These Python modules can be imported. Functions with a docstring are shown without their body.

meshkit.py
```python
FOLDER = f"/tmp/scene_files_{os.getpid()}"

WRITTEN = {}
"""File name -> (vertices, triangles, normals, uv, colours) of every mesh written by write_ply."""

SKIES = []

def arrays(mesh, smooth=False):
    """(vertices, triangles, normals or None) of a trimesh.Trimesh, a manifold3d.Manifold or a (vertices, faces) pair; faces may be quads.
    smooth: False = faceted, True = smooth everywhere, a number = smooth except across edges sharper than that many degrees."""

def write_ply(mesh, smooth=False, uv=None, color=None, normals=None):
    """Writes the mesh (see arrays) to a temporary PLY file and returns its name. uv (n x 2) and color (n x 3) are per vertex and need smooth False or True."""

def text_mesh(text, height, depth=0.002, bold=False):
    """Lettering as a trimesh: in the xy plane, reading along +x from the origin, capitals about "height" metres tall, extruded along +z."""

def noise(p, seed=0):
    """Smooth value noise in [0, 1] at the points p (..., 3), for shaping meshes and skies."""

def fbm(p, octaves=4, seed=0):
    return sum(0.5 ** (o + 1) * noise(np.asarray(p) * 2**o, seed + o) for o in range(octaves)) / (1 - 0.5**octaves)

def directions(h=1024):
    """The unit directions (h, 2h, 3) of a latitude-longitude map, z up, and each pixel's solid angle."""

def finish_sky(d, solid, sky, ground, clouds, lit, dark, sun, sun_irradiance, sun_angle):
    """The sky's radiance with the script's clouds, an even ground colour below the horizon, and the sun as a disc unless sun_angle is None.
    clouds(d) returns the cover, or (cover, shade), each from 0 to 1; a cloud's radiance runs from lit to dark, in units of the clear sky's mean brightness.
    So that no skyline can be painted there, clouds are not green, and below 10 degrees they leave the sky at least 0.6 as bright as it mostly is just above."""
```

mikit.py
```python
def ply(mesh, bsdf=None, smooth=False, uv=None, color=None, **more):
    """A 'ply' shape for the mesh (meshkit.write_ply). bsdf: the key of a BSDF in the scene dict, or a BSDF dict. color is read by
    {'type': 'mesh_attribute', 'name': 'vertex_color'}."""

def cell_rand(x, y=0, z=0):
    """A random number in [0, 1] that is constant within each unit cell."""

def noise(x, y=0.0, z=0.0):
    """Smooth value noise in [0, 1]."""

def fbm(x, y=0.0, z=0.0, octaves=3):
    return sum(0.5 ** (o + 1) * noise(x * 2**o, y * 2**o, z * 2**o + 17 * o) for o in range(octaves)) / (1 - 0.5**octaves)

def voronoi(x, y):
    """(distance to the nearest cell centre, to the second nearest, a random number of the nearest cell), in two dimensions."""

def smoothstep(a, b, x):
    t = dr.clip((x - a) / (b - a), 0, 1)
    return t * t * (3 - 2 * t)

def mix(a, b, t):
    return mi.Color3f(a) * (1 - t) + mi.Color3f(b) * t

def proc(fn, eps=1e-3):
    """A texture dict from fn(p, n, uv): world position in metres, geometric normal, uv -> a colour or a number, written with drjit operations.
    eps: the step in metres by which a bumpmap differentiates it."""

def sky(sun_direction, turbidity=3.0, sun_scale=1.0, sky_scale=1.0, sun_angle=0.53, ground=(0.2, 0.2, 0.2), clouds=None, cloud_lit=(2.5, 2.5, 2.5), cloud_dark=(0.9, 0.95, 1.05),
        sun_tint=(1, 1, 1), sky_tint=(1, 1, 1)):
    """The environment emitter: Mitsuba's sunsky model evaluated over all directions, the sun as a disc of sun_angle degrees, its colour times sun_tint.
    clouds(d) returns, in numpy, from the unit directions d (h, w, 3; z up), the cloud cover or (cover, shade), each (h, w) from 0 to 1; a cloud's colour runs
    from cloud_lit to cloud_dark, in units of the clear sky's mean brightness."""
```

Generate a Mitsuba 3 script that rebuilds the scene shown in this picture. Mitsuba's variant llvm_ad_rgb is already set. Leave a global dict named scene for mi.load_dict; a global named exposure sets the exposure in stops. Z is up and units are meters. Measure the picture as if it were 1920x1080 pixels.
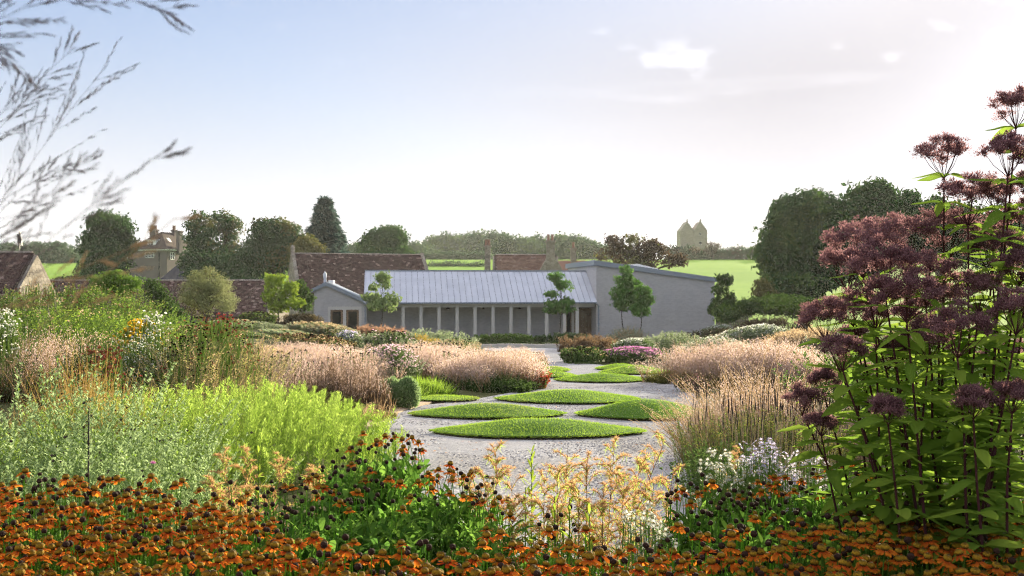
import math, random
import numpy as np, trimesh, drjit as dr, mitsuba as mi
import mikit, meshkit
from mikit import noise, fbm, voronoi, cell_rand, smoothstep, mix, proc

T = mi.ScalarTransform4f
rng = np.random.default_rng(11)
scene, labels = {}, {}

# ------------------------------------------------------------------ camera, sky, exposure
F, EYE = 1867.0, 1.65            # focal length in pixels of the 1920 wide photograph, eye height in metres
scene['camera'] = {'type': 'thinlens', 'fov': math.degrees(2 * math.atan(960 / F)), 'fov_axis': 'x',
                   'aperture_radius': 0.0019, 'focus_distance': 9.0, 'near_clip': 0.05, 'far_clip': 4000.0,
                   'to_world': T().look_at(origin=[0, 0, EYE], target=[0, 10, EYE], up=[0, 0, 1]),
                   'medium': {'type': 'ref', 'id': 'haze_air'}}
SUN_AZ, SUN_EL = math.radians(30.0), math.radians(14.0)
SUN = [math.sin(SUN_AZ) * math.cos(SUN_EL), math.cos(SUN_AZ) * math.cos(SUN_EL), math.sin(SUN_EL)]


def clouds(d):
    az, el = np.degrees(np.arctan2(d[..., 0], d[..., 1])), np.degrees(np.arcsin(np.clip(d[..., 2], -1, 1)))
    puff = meshkit.fbm(np.stack([az / 2.6, el / 0.9, az * 0], -1), 5, seed=79)
    sunward = np.exp(-((az - 29) / 13) ** 2)
    # small torn puffs in a belt, denser towards the sun
    bumps = 0.12 * np.exp(-((az - 7.8) / 4.2) ** 2 - ((el - 13.0) / 1.1) ** 2) + 0.10 * np.exp(-((az - 25) / 6) ** 2 - ((el - 14.5) / 2.2) ** 2)
    wisp = np.clip((puff - 0.73 + 1.45 * bumps) / 0.27, 0, 1) * S((el - 10) / 2.5)
    streak = np.clip((meshkit.fbm(np.stack([az / 9, el / 0.7, az * 0], -1), 4, seed=21) - 0.50) / 0.2, 0, 1) * np.exp(-((el - 10.6) / 1.0) ** 2) * S((az + 4) / 10)
    # broken sheets of unseen cloud above the view, added to fill the shade
    v = np.stack([d[..., 0], d[..., 1], d[..., 2] * 0], -1) / np.clip(d[..., 2:] + 0.12, 0.05, None)
    sheet = np.clip((meshkit.fbm(v * 1.1, 5, seed=5) - 0.34) / 0.25, 0, 1) * S((el - 17.0) / 9)
    veil = np.maximum(0.97 * np.exp(-(np.clip(el, 0, 90) / 9.5) ** 2), 0.96 * np.exp(-np.clip((np.abs(az - 32) - 14) / 26, 0, 9) ** 2 - np.clip((el - 9.5 - 5 * np.exp(-((az - 32) / 10) ** 2)) / 7.5, 0, 9) ** 2))
    cover = np.maximum.reduce([wisp * 0.95, streak * 0.7, sheet * 0.9, veil])
    bright = np.clip(wisp * 0.55 + streak * 0.15 + sheet + 0.44 * np.exp(-(np.clip(el, 0, 90) / 10) ** 2) + 0.42 * np.exp(-((az - 32) / 9) ** 2 - ((el - 11) / 9) ** 2), 0, 1)
    return np.clip(cover, 0, 1), 1 - bright


def S(t): t = np.clip(t, 0, 1); return t * t * (3 - 2 * t)


scene['sky'] = mikit.sky(SUN, turbidity=2.2, sun_scale=1.6, sky_scale=0.8, sun_tint=(0.92, 1.2, 1.85), sky_tint=(1.06, 0.96, 1.12), clouds=clouds,
                         cloud_lit=(4.1, 4.0, 4.2), cloud_dark=(1.52, 1.47, 1.58), ground=(0.12, 0.13, 0.08))
exposure = 3.15
HAZE = 0.00022

# ------------------------------------------------------------------ palette: (older or darker, younger or lighter) base colours per kind of leaf, petal, stalk
PAL = {
    'bark': ((.060, .048, .036), (.11, .09, .07)), 'unused_oak': ((.045, .075, .018), (.10, .15, .035)), 'dark_leaf': ((.028, .064, .023), (.08, .145, .045)),
    'mid_leaf': ((.05, .095, .025), (.11, .17, .045)), 'olive_leaf': ((.08, .10, .03), (.20, .17, .05)), 'conifer': ((.035, .07, .06), (.085, .14, .12)),
    'far_leaf': ((.045, .085, .045), (.09, .135, .07)), 'copper': ((.050, .040, .028), (.125, .085, .05)), 'lime_leaf': ((.16, .26, .03), (.36, .44, .05)),
    'pale_leaf': ((.16, .24, .08), (.30, .38, .14)), 'sapling': ((.06, .15, .035), (.16, .29, .06)), 'grey_leaf': ((.18, .21, .09), (.40, .41, .20)),
    'silver_leaf': ((.17, .27, .10), (.44, .54, .27)), 'amsonia': ((.26, .41, .05), (.51, .63, .14)), 'meadow': ((.10, .20, .03), (.24, .34, .06)),
    'turf': ((.10, .22, .022), (.32, .44, .06)), 'turf_dry': ((.18, .26, .04), (.34, .40, .09)), 'straw': ((.38, .28, .16), (.62, .47, .30)), 'pink_haze': ((.46, .33, .295), (.70, .555, .50)),
    'brown_stem': ((.12, .075, .045), (.24, .16, .09)), 'rust': ((.24, .11, .06), (.42, .22, .12)), 'tan': ((.44, .25, .11), (.68, .43, .22)), 'seed_dark': ((.018, .012, .010), (.05, .03, .022)),
    'red_dot': ((.13, .02, .02), (.28, .05, .04)), 'yellow': ((.62, .38, .02), (.80, .58, .05)), 'white': ((.55, .55, .48), (.80, .80, .76)), 'pink': ((.76, .48, .62), (.92, .72, .82)),
    'magenta': ((.48, .14, .38), (.72, .36, .60)), 'lavender': ((.50, .45, .66), (.74, .70, .86)), 'aster': ((.70, .62, .76), (.88, .84, .90)), 'sage': ((.20, .24, .15), (.38, .42, .28)),
    'helenium_leaf': ((.07, .17, .03), (.20, .36, .055)), 'petal': ((.45, .05, .016), (.80, .30, .03)), 'cone': ((.016, .009, .005), (.36, .205, .012)), 'muted_rust': ((.28, .15, .09), (.46, .29, .19)), 'seedy': ((.22, .22, .05), (.46, .40, .16)), 'cone_dark': ((.014, .008, .006), (.045, .022, .014)),
    'joe_leaf': ((.11, .22, .03), (.30, .42, .06)), 'joe_flower': ((.08, .033, .042), (.48, .27, .28)), 'joe_stem': ((.045, .015, .018), (.09, .03, .03)), 'panicle': ((.08, .06, .065), (.20, .15, .14)),
    'tan_panicle': ((.30, .19, .09), (.50, .34, .18)), 'red_leaf': ((.30, .035, .02), (.52, .09, .05)), 'orange_grass': ((.34, .24, .07), (.52, .40, .14)), 'dark_grass': ((.07, .065, .03), (.16, .12, .06)),
    'tile': ((.045, .026, .022), (.125, .075, .062)), 'tile_pale': ((.18, .12, .10), (.30, .22, .19)), 'house_tile': ((.085, .060, .050), (.15, .10, .08)), 'thatch_tile': ((.13, .075, .055), (.24, .16, .12)),
    'pebble': ((.22, .205, .20), (.46, .44, .43)), 'holly': ((.04, .085, .028), (.09, .15, .04)), 'green_stem': ((.10, .18, .04), (.20, .28, .07)), 'spike_dark': ((.03, .022, .02), (.09, .06, .045)),
    'moss_stone': ((.20, .17, .13), (.36, .32, .26)), 'clay': ((.30, .12, .07), (.42, .18, .11)), 'soil': ((.05, .035, .025), (.09, .065, .05)),
}
PID = {k: i for i, k in enumerate(PAL)}
_A = np.array([PAL[k][0] for k in PAL]); _B = np.array([PAL[k][1] for k in PAL])
_PA = [mi.Float(_A[:, c].astype(np.float32)) for c in range(3)]
_PB = [mi.Float(_B[:, c].astype(np.float32)) for c in range(3)]


def pal_fn(p, n, uv):
    i = mi.UInt32(dr.clip(uv.x, 0, len(PAL) - 0.5))
    t = dr.clip(uv.y, 0, 1)
    return mi.Color3f(*[dr.lerp(dr.gather(mi.Float, _PA[c], i), dr.gather(mi.Float, _PB[c], i), t) for c in range(3)])


pal_tex = proc(pal_fn)


def bsdf(name, d):
    scene[name] = d
    return name


bsdf('leaf_skin', {'type': 'principledthin', 'base_color': pal_tex, 'roughness': 0.6, 'diff_trans': 1.25, 'eta': 1.25})
bsdf('tree_skin', {'type': 'principledthin', 'base_color': pal_tex, 'roughness': 0.95, 'diff_trans': 0.7, 'eta': 1.08})
bsdf('solid_skin', {'type': 'twosided', 'bsdf': {'type': 'principled', 'base_color': pal_tex, 'roughness': 0.8, 'specular': 0.1}})


def brick_fn(p, n, uv):
    along = dr.select(dr.abs(n.x) > dr.abs(n.y), p.y, p.x)
    row = dr.floor(p.z / 0.075)
    b = cell_rand(dr.floor(along / 0.23 + 0.5 * row), row)
    mortar = smoothstep(0.045, 0.06, dr.abs(p.z / 0.075 - row - 0.5) * 0.12)
    patch = fbm(along * 0.5, p.z * 0.9, 3.0)
    streak = fbm(along * 0.15, p.z * 6, 7.0)
    c = mix((.33, .32, .32), (.46, .45, .45), 0.40 * b + 0.35 * patch + 0.25 * streak)
    return mix(c, (.50, .49, .48), mortar * 0.5)


def brick_bump(p, n, uv):
    along = dr.select(dr.abs(n.x) > dr.abs(n.y), p.y, p.x)
    row = dr.floor(p.z / 0.075)
    return smoothstep(0.06, 0.045, dr.abs(p.z / 0.075 - row - 0.5) * 0.12) * (0.6 + 0.4 * cell_rand(dr.floor(along / 0.23 + 0.5 * row), row, 4))


def stone_fn(p, n, uv):
    along = dr.select(dr.abs(n.x) > dr.abs(n.y), p.y, p.x)
    a, b, w = voronoi(along / 0.42, p.z / 0.24)
    joint = smoothstep(0.02, 0.14, b - a)
    c = mix((.17, .145, .115), (.36, .32, .265), 0.7 * w + 0.3 * fbm(p.x * 3, p.y * 3, p.z * 3))
    return mix((.15, .135, .115), c, 0.25 + 0.75 * joint) * (0.75 + 0.4 * fbm(p.x * .4, p.y * .4, p.z * .6))


def stone_bump(p, n, uv):
    along = dr.select(dr.abs(n.x) > dr.abs(n.y), p.y, p.x)
    a, b, w = voronoi(along / 0.42, p.z / 0.24)
    return smoothstep(0.0, 0.2, b - a) * (0.6 + 0.4 * w)


def zinc_fn(p, n, uv):
    f = fbm(p.x * 0.8, p.y * 0.8, p.z * 2.2)
    s = fbm(p.x * 6, p.y * 1.2, p.z * 1.2)
    q = cell_rand(dr.floor(p.x / 0.9), 2, dr.floor(p.z / 0.7 + 0.4 * dr.floor(p.x / 0.9)))
    return mix((.40, .425, .48), (.54, .565, .63), 0.4 * f + 0.3 * s + 0.3 * q)


def ground_fn(p, n, uv):
    f = fbm(p.x * 0.05, p.y * 0.05, 1.0, 4)
    g = fbm(p.x * 0.9, p.y * 0.9, 2.0, 3)
    near = smoothstep(105, 92, p.y)
    soil = mix((.045, .045, .018), (.085, .09, .035), g)
    rows = fbm(p.x * 0.03 + p.y * 0.01, p.z * 0.9, 5.0, 3)
    field = mix((.11, .21, .025), (.24, .36, .055), 0.35 * f + 0.25 * g + 0.4 * rows)
    return mix(field, soil, near)


def gravel_fn(p, n, uv):
    a, b, w = voronoi(p.x / 0.045, p.y / 0.045)
    a2, b2, w2 = voronoi(p.x / 0.15, p.y / 0.15)
    f = fbm(p.x * 0.7, p.y * 0.7, 3.0, 4)
    c = mix((.27, .26, .255), (.49, .475, .47), 0.45 * w + 0.3 * w2 + 0.25 * f)
    c = mix(c, mi.Color3f(.22, .20, .185), smoothstep(0.58, 0.72, f) * 0.45)
    damp = smoothstep(0.50, 0.68, fbm(p.x * 0.35 + 4.0, p.y * 0.18, 6.0, 3))
    return c * (0.72 + 0.28 * smoothstep(0.0, 0.25, b - a)) * (1.04 - 0.22 * damp)


def gravel_bump(p, n, uv):
    a, b, w = voronoi(p.x / 0.045, p.y / 0.045)
    return smoothstep(0.9, 0.0, a) * (0.4 + 0.6 * w) + 0.9 * fbm(p.x * 1.7, p.y * 1.7, 9.0, 3)


def turf_fn(p, n, uv):
    return mix((.05, .11, .018), (.12, .21, .035), fbm(p.x * 3.0, p.y * 3.0, p.z * 3, 3))


def oak_fn(p, n, uv):
    return mix((.13, .085, .05), (.27, .185, .115), 0.6 * fbm(p.x * 9, p.y * 9, p.z * 0.7) + 0.4 * cell_rand(dr.floor(p.x / 0.14), 5))


def render_fn(p, n, uv):
    return mix((.105, .088, .086), (.16, .135, .13), fbm(p.x * 0.8, p.y * 0.8, p.z * 0.8, 4))


def tower_fn(p, n, uv):
    w = fbm(p.x * 2.2, p.y * 2.2, p.z * 3.3, 3)
    return mix((.20, .175, .14), (.34, .30, .245), w)


def prin(fn, rough=0.8, spec=0.3, bump=None, scale=0.01, metallic=0.0, eps=0.004):
    d = {'type': 'principled', 'base_color': proc(fn) if callable(fn) else {'type': 'rgb', 'value': list(fn)}, 'roughness': rough, 'specular': spec, 'metallic': metallic}
    if bump:
        d = {'type': 'bumpmap', 'arbitrary': proc(bump, eps), 'scale': scale, 'bsdf': d}
    return {'type': 'twosided', 'bsdf': d}


bsdf('grey_brick', prin(brick_fn, 0.85, 0.2, brick_bump, 0.006, eps=0.01))
bsdf('rubble_stone', prin(stone_fn, 0.9, 0.15, stone_bump, 0.03, eps=0.02))
bsdf('zinc', prin(zinc_fn, 0.55, 0.5))
bsdf('seam_shade_zinc', prin((.30, .32, .37), 0.5, 0.5))  # same metal as the sheets, darkened: rib shading put into the colour
bsdf('blue_zinc', prin((.20, .235, .28), 0.5, 0.5))
bsdf('cream_stone', prin((.52, .50, .46), 0.8, 0.2))
bsdf('sand_stone', prin((.40, .30, .20), 0.85, 0.2))
bsdf('oak_wood', prin(oak_fn, 0.65, 0.3))
bsdf('dark_pane', prin((.012, .012, .014), 0.08, 0.5))
bsdf('white_paint', prin((.74, .74, .74), 0.5, 0.4))
bsdf('dark_iron', prin((.022, .020, .020), 0.5, 0.4))
bsdf('soil_ground', prin(ground_fn, 0.95, 0.1))
bsdf('gravel', prin(gravel_fn, 0.9, 0.15, gravel_bump, 0.012, eps=0.006))
bsdf('turf_base', prin(turf_fn, 0.95, 0.1))
bsdf('rust_steel', prin((.055, .038, .028), 0.8, 0.3))
bsdf('house_render', prin(render_fn, 0.9, 0.15))
bsdf('tower_stone', prin(tower_fn, 0.9, 0.15))
bsdf('fence_wood', prin((.17, .145, .12), 0.85, 0.2))

# ------------------------------------------------------------------ naming


def tag(key, label, cat=None, group=None, kind=None):
    d = {'label': label}
    if cat: d['category'] = cat
    if group: d['group'] = group
    if kind: d['kind'] = kind
    labels[key] = d
    return key


def struct(key, label):
    labels[key] = {'label': label, 'kind': 'structure'}


_count = {}


def numbered(name):
    n = _count.get(name, 0)
    _count[name] = n + 1
    return name if n == 0 else f'{name}_{n:03d}'


def put(key, mesh, skin, smooth=False, uv=None, **more):
    key = numbered(key)
    scene[key] = mikit.ply(mesh, skin, smooth, uv=uv, **more)
    return key


def copy(key, shape, m):
    key = numbered(key)
    scene[key] = {**shape, 'to_world': T(m)}
    return key


# ------------------------------------------------------------------ mesh tools
class Acc:
    """Gathers triangles with a palette number and a tone per vertex."""
    def __init__(s): s.v, s.f, s.u, s.n = [], [], [], 0

    def add(s, VF, pal, tone=0.5):
        V, Fc = VF
        if len(V) == 0: return s
        t = np.broadcast_to(np.asarray(tone, float), (len(V),))
        s.v.append(V); s.f.append(Fc + s.n); s.n += len(V)
        s.u.append(np.stack([np.full(len(V), PID[pal] + 0.5), np.clip(t, 0, 1)], 1))
        return s

    def mesh(s): return np.vstack(s.v), np.vstack(s.f)

    def put(s, key, skin='leaf_skin', smooth=False):
        return put(key, s.mesh(), skin, smooth, uv=np.vstack(s.u)) if s.n else None

    def shape(s, skin='leaf_skin', smooth=False): return mikit.ply(s.mesh(), skin, smooth, uv=np.vstack(s.u))


def unit(a): return a / (np.linalg.norm(a, axis=-1, keepdims=True) + 1e-12)
def R(a, b, n): return rng.uniform(a, b, n)


def rand_dir(n, zmin=-1, zmax=1):
    z, a = R(zmin, zmax, n), R(0, 2 * np.pi, n)
    r = np.sqrt(np.maximum(0, 1 - z * z))
    return np.stack([r * np.cos(a), r * np.sin(a), z], 1)


def ribbons(base, d, L, W, droop=0.3, k=2, form='grass', fold=0.0):
    """Curved tapering blades: n x (2k+1) vertices. droop bends them down by droop*L at the tip. tone per vertex: tip runs in ribbons.t"""
    n = len(base); L, W, droop = [np.broadcast_to(np.asarray(x, float), (n,)) for x in (L, W, droop)]
    d = unit(np.asarray(d, float))
    side = unit(np.cross(d, rand_dir(n)) if form == 'grass' else np.cross(d, np.array([0, 0, 1.0]) + 0.15 * rand_dir(n)))
    V = np.empty((n, 2 * k + 1, 3)); t = np.linspace(0, 1, k + 1)
    for i in range(k + 1):
        c = base + d * (L * t[i])[:, None]
        c[:, 2] -= droop * L * t[i] ** 2
        if i == k: V[:, 2 * k] = c; break
        if form == 'grass': w = W * 0.5 * (1 - t[i]) ** 0.5
        elif form == 'petal': w = W * 0.5 * (0.35 + 0.65 * t[i] ** 0.7)
        else: w = W * 0.5 * (0.22 + 0.78 * math.sin(math.pi * min(1, t[i] * 0.95 + 0.06)))
        V[:, 2 * i] = c - side * w[:, None] if np.ndim(w) else c - side * w
        V[:, 2 * i + 1] = c + side * w[:, None] if np.ndim(w) else c + side * w
    fs = []
    for i in range(k - 1): fs += [[2 * i, 2 * i + 1, 2 * i + 3], [2 * i, 2 * i + 3, 2 * i + 2]]
    fs.append([2 * k - 2, 2 * k - 1, 2 * k])
    Fc = (np.arange(n)[:, None, None] * (2 * k + 1) + np.array(fs)[None]).reshape(-1, 3)
    return V.reshape(-1, 3), Fc


def rep(x, per): return np.repeat(x, per)


def rhombs(pos, d, nrm, L, W, fold=0.15):
    n = len(pos); L, W = [np.broadcast_to(np.asarray(x, float), (n,))[:, None] for x in (L, W)]
    d = unit(d); s = unit(np.cross(d, nrm)); up = unit(np.cross(s, d))
    V = np.stack([pos, pos + d * L * 0.45 + s * W * 0.5 + up * W * fold, pos + d * L - up * L * 0.12, pos + d * L * 0.45 - s * W * 0.5 + up * W * fold], 1)
    Fc = (np.arange(n)[:, None, None] * 4 + np.array([[0, 1, 2], [0, 2, 3]])[None]).reshape(-1, 3)
    return V.reshape(-1, 3), Fc


def tubes(P, r, sides=3):
    """n polylines (n, k, 3) with radii (n, k) or (k,) as thin tubes."""
    P = np.asarray(P, float); n, k = P.shape[:2]; r = np.broadcast_to(r, (n, k))
    t = unit(np.gradient(P, axis=1)); a = unit(np.cross(t, np.where(np.abs(t[..., 2:]) < 0.9, [0, 0, 1.0], [1.0, 0, 0]))); b = np.cross(t, a)
    ang = np.arange(sides) * 2 * np.pi / sides
    V = P[:, :, None] + r[:, :, None, None] * (np.cos(ang)[:, None] * a[:, :, None] + np.sin(ang)[:, None] * b[:, :, None])
    i, j = np.meshgrid(np.arange(k - 1), np.arange(sides), indexing='ij'); j2 = (j + 1) % sides
    q = np.stack([i * sides + j, i * sides + j2, (i + 1) * sides + j2, (i + 1) * sides + j], -1).reshape(-1, 4)
    f = np.vstack([q[:, [0, 1, 2]], q[:, [0, 2, 3]]])
    return V.reshape(-1, 3), (np.arange(n)[:, None, None] * (k * sides) + f[None]).reshape(-1, 3)


_OV = np.array([[1, 0, 0], [-1, 0, 0], [0, 1, 0], [0, -1, 0], [0, 0, 1], [0, 0, -1.0]])
_OF = np.array([[0, 2, 4], [2, 1, 4], [1, 3, 4], [3, 0, 4], [2, 0, 5], [1, 2, 5], [3, 1, 5], [0, 3, 5]])


def octas(pos, r):
    n = len(pos); r = np.broadcast_to(np.asarray(r, float).reshape(-1, 1) if np.ndim(r) < 2 else r, (n, 3))
    V = pos[:, None] + _OV[None] * r[:, None]
    return V.reshape(-1, 3), (np.arange(n)[:, None, None] * 6 + _OF[None]).reshape(-1, 3)


_CF = np.array([[0, 1, 3], [0, 3, 2], [4, 6, 7], [4, 7, 5], [0, 4, 5], [0, 5, 1], [2, 3, 7], [2, 7, 6], [0, 2, 6], [0, 6, 4], [1, 5, 7], [1, 7, 3]])


class Frame:
    """Local axes of a building: u along its front, v to the back, z up."""
    def __init__(s, x, y, deg):
        a = math.radians(deg); s.o = np.array([x, y, 0.0]); s.u = np.array([math.cos(a), math.sin(a), 0]); s.v = np.array([-math.sin(a), math.cos(a), 0])

    def w(s, p):
        p = np.asarray(p, float)
        return s.o + p[..., :1] * s.u + p[..., 1:2] * s.v + p[..., 2:] * np.array([0, 0, 1.0])

    def ux(s, px):        # the u whose point on the front line shows at this column
        k = (px - 960) / F
        return (k * s.o[1] - s.o[0]) / (s.u[0] - k * s.u[1])

    def box(s, u0, u1, v0, v1, z0, z1):
        c = np.array([[u, v, z] for u in (u0, u1) for v in (v0, v1) for z in (z0, z1)], float)
        return s.w(c), _CF

    def solid(s, ring, off):
        """a convex or simple polygon ring (k, 3) in local axes, extruded by the local vector off."""
        ring = np.asarray(ring, float); k = len(ring)
        V = np.vstack([ring, ring + np.asarray(off, float)])
        f = [[0, i, i + 1] for i in range(1, k - 1)] + [[k, k + i + 1, k + i] for i in range(1, k - 1)]
        for i in range(k):
            j = (i + 1) % k; f += [[i, i + k, j + k], [i, j + k, j]]
        return s.w(V), np.array(f)


def join(*parts):
    vs, fs, n = [], [], 0
    for v, f in parts:
        vs.append(v); fs.append(f + n); n += len(v)
    return np.vstack(vs), np.vstack(fs)


def S(t): t = np.clip(t, 0, 1); return t * t * (3 - 2 * t)


def gz(x, y):
    """Height of the ground: the garden falls gently to the buildings, banks stand at both sides, a hill rises behind."""
    x, y = np.asarray(x, float), np.asarray(y, float)
    z = -0.031 * np.clip(y, 0, 84)
    z = z + 1.3 * S((-x - 2) / 12) * S((y - 16) / 22) * S((76 - y) / 12)
    z = z + 0.9 * S((x - 8) / 9) * S((y - 24) / 20) * S((78 - y) / 10)
    t = np.clip((y - 100) / 190, 0, 1)
    z = z + 12.6 * (0.82 * t + 0.18 * S(t)) + 4.0 * S((y - 290) / 200)
    z = z + 0.25 * (meshkit.fbm(np.stack([x / 9, y / 9, x * 0], -1), 3) - 0.5) * S((y - 12) / 20) * np.where(np.abs(y - 84) < 12, 0.1, 1) * np.where((x > -4) & (x < 9), 0.35, 1)
    return z


def X(px, d): return (px - 960) / F * d
def Z(py, d): return EYE + (540 - py) / F * d

# ------------------------------------------------------------------ the ground, the gravel path
def build_ground():
    xs = np.concatenate([-np.geomspace(420, 42, 26), np.arange(-40, 40.1, 1.0), np.geomspace(42, 420, 26)])
    ys = np.concatenate([[-40, -15, -5], np.arange(-2, 100, 0.8), np.arange(100, 320, 6.0), np.geomspace(322, 1400, 16)])
    gx, gy = np.meshgrid(xs, ys)
    V = np.stack([gx.ravel(), gy.ravel(), gz(gx, gy).ravel()], 1)
    nx = len(xs); i, j = np.meshgrid(np.arange(len(ys) - 1), np.arange(nx - 1), indexing='ij'); a = (i * nx + j).ravel()
    put('ground', (V, np.vstack([np.stack([a, a + 1, a + nx + 1], 1), np.stack([a, a + nx + 1, a + nx], 1)])), 'soil_ground', True)
    struct('ground', 'garden soil falling gently to the buildings with a green grass hill behind')


def gp(px, py):
    """Ground point of the lower garden at this place of the photograph."""
    d = F * EYE / ((py - 540) - F * 0.031)
    return X(px, d), d


PATH = [(740, 930), (705, 830), (690, 800), (722, 776), (780, 763), (880, 752), (935, 742), (1018, 728), (1024, 702), (1029, 687), (1025, 672), (1016, 662), (905, 659), (905, 653.6),
        (1062, 653.6), (1052, 670), (1075, 681), (1180, 689), (1248, 693), (1258, 706), (1264, 722), (1302, 738), (1312, 765), (1300, 800), (1316, 835), (1340, 880), (1400, 930), (1400, 1200), (700, 1200)]


def build_path():
    from shapely.geometry import Polygon
    P = Polygon([gp(*q) for q in PATH]).buffer(0.25).buffer(-0.25)
    v, f = trimesh.creation.triangulate_polygon(P, engine='earcut')
    v = np.column_stack([v, np.zeros(len(v))])
    v, f = trimesh.remesh.subdivide_to_size(v, f, 0.7)
    v[:, 2] = gz(v[:, 0], v[:, 1]) + 0.02
    n = np.cross(v[f[:, 1]] - v[f[:, 0]], v[f[:, 2]] - v[f[:, 0]])[:, 2]
    f[n < 0] = f[n < 0][:, ::-1]
    put('gravel_path', (v, f), 'gravel', True)
    struct('gravel_path', 'pale grey gravel path winding between the planting beds')
    # loose pebbles lying on it
    q = rng.uniform([-3.5, 8.5], [4.5, 26], (36000, 2))
    import shapely
    q = q[shapely.contains_xy(P, q[:, 0], q[:, 1])]
    keep = meshkit.fbm(np.column_stack([q * 1.4, q[:, 0] * 0]), 3, seed=4) + 0.25 * rng.random(len(q)) > 0.62
    q = q[keep]; n = len(q)
    r = R(.005, .013, n)
    pos = np.column_stack([q, gz(q[:, 0], q[:, 1]) + 0.02 + r * 0.3])
    Acc().add(octas(pos, np.stack([r * R(.8, 1.4, n), r * R(.8, 1.4, n), r * 0.7], 1)), 'pebble', rep(rng.random(n), 6)).put('loose_pebbles', 'solid_skin')
    tag('loose_pebbles', 'loose pebbles scattered over the grey gravel path', 'gravel', kind='stuff')

    q = rng.uniform([-3.5, 9], [4.5, 40], (2600, 2)); q = q[shapely.contains_xy(P, q[:, 0], q[:, 1])]
    q = q[meshkit.fbm(np.column_stack([q * .8, q[:, 0] * 0]), 2, seed=9) + .3 * rng.random(len(q)) > .62]; n = len(q); az_ = rng.uniform(0, 6.3, n)
    Acc().add(rhombs(np.column_stack([q, gz(q[:, 0], q[:, 1]) + 0.032]), np.column_stack([np.cos(az_), np.sin(az_), R(-.1, .25, n)]), rand_dir(n, .6, 1), R(.025, .05, n), R(.012, .024, n)), 'muted_rust', rep(rng.random(n), 4)).put('fallen_leaves')
    tag('fallen_leaves', 'small fallen leaves and plant litter strewn over the gravel', 'leaves', kind='stuff')


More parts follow.
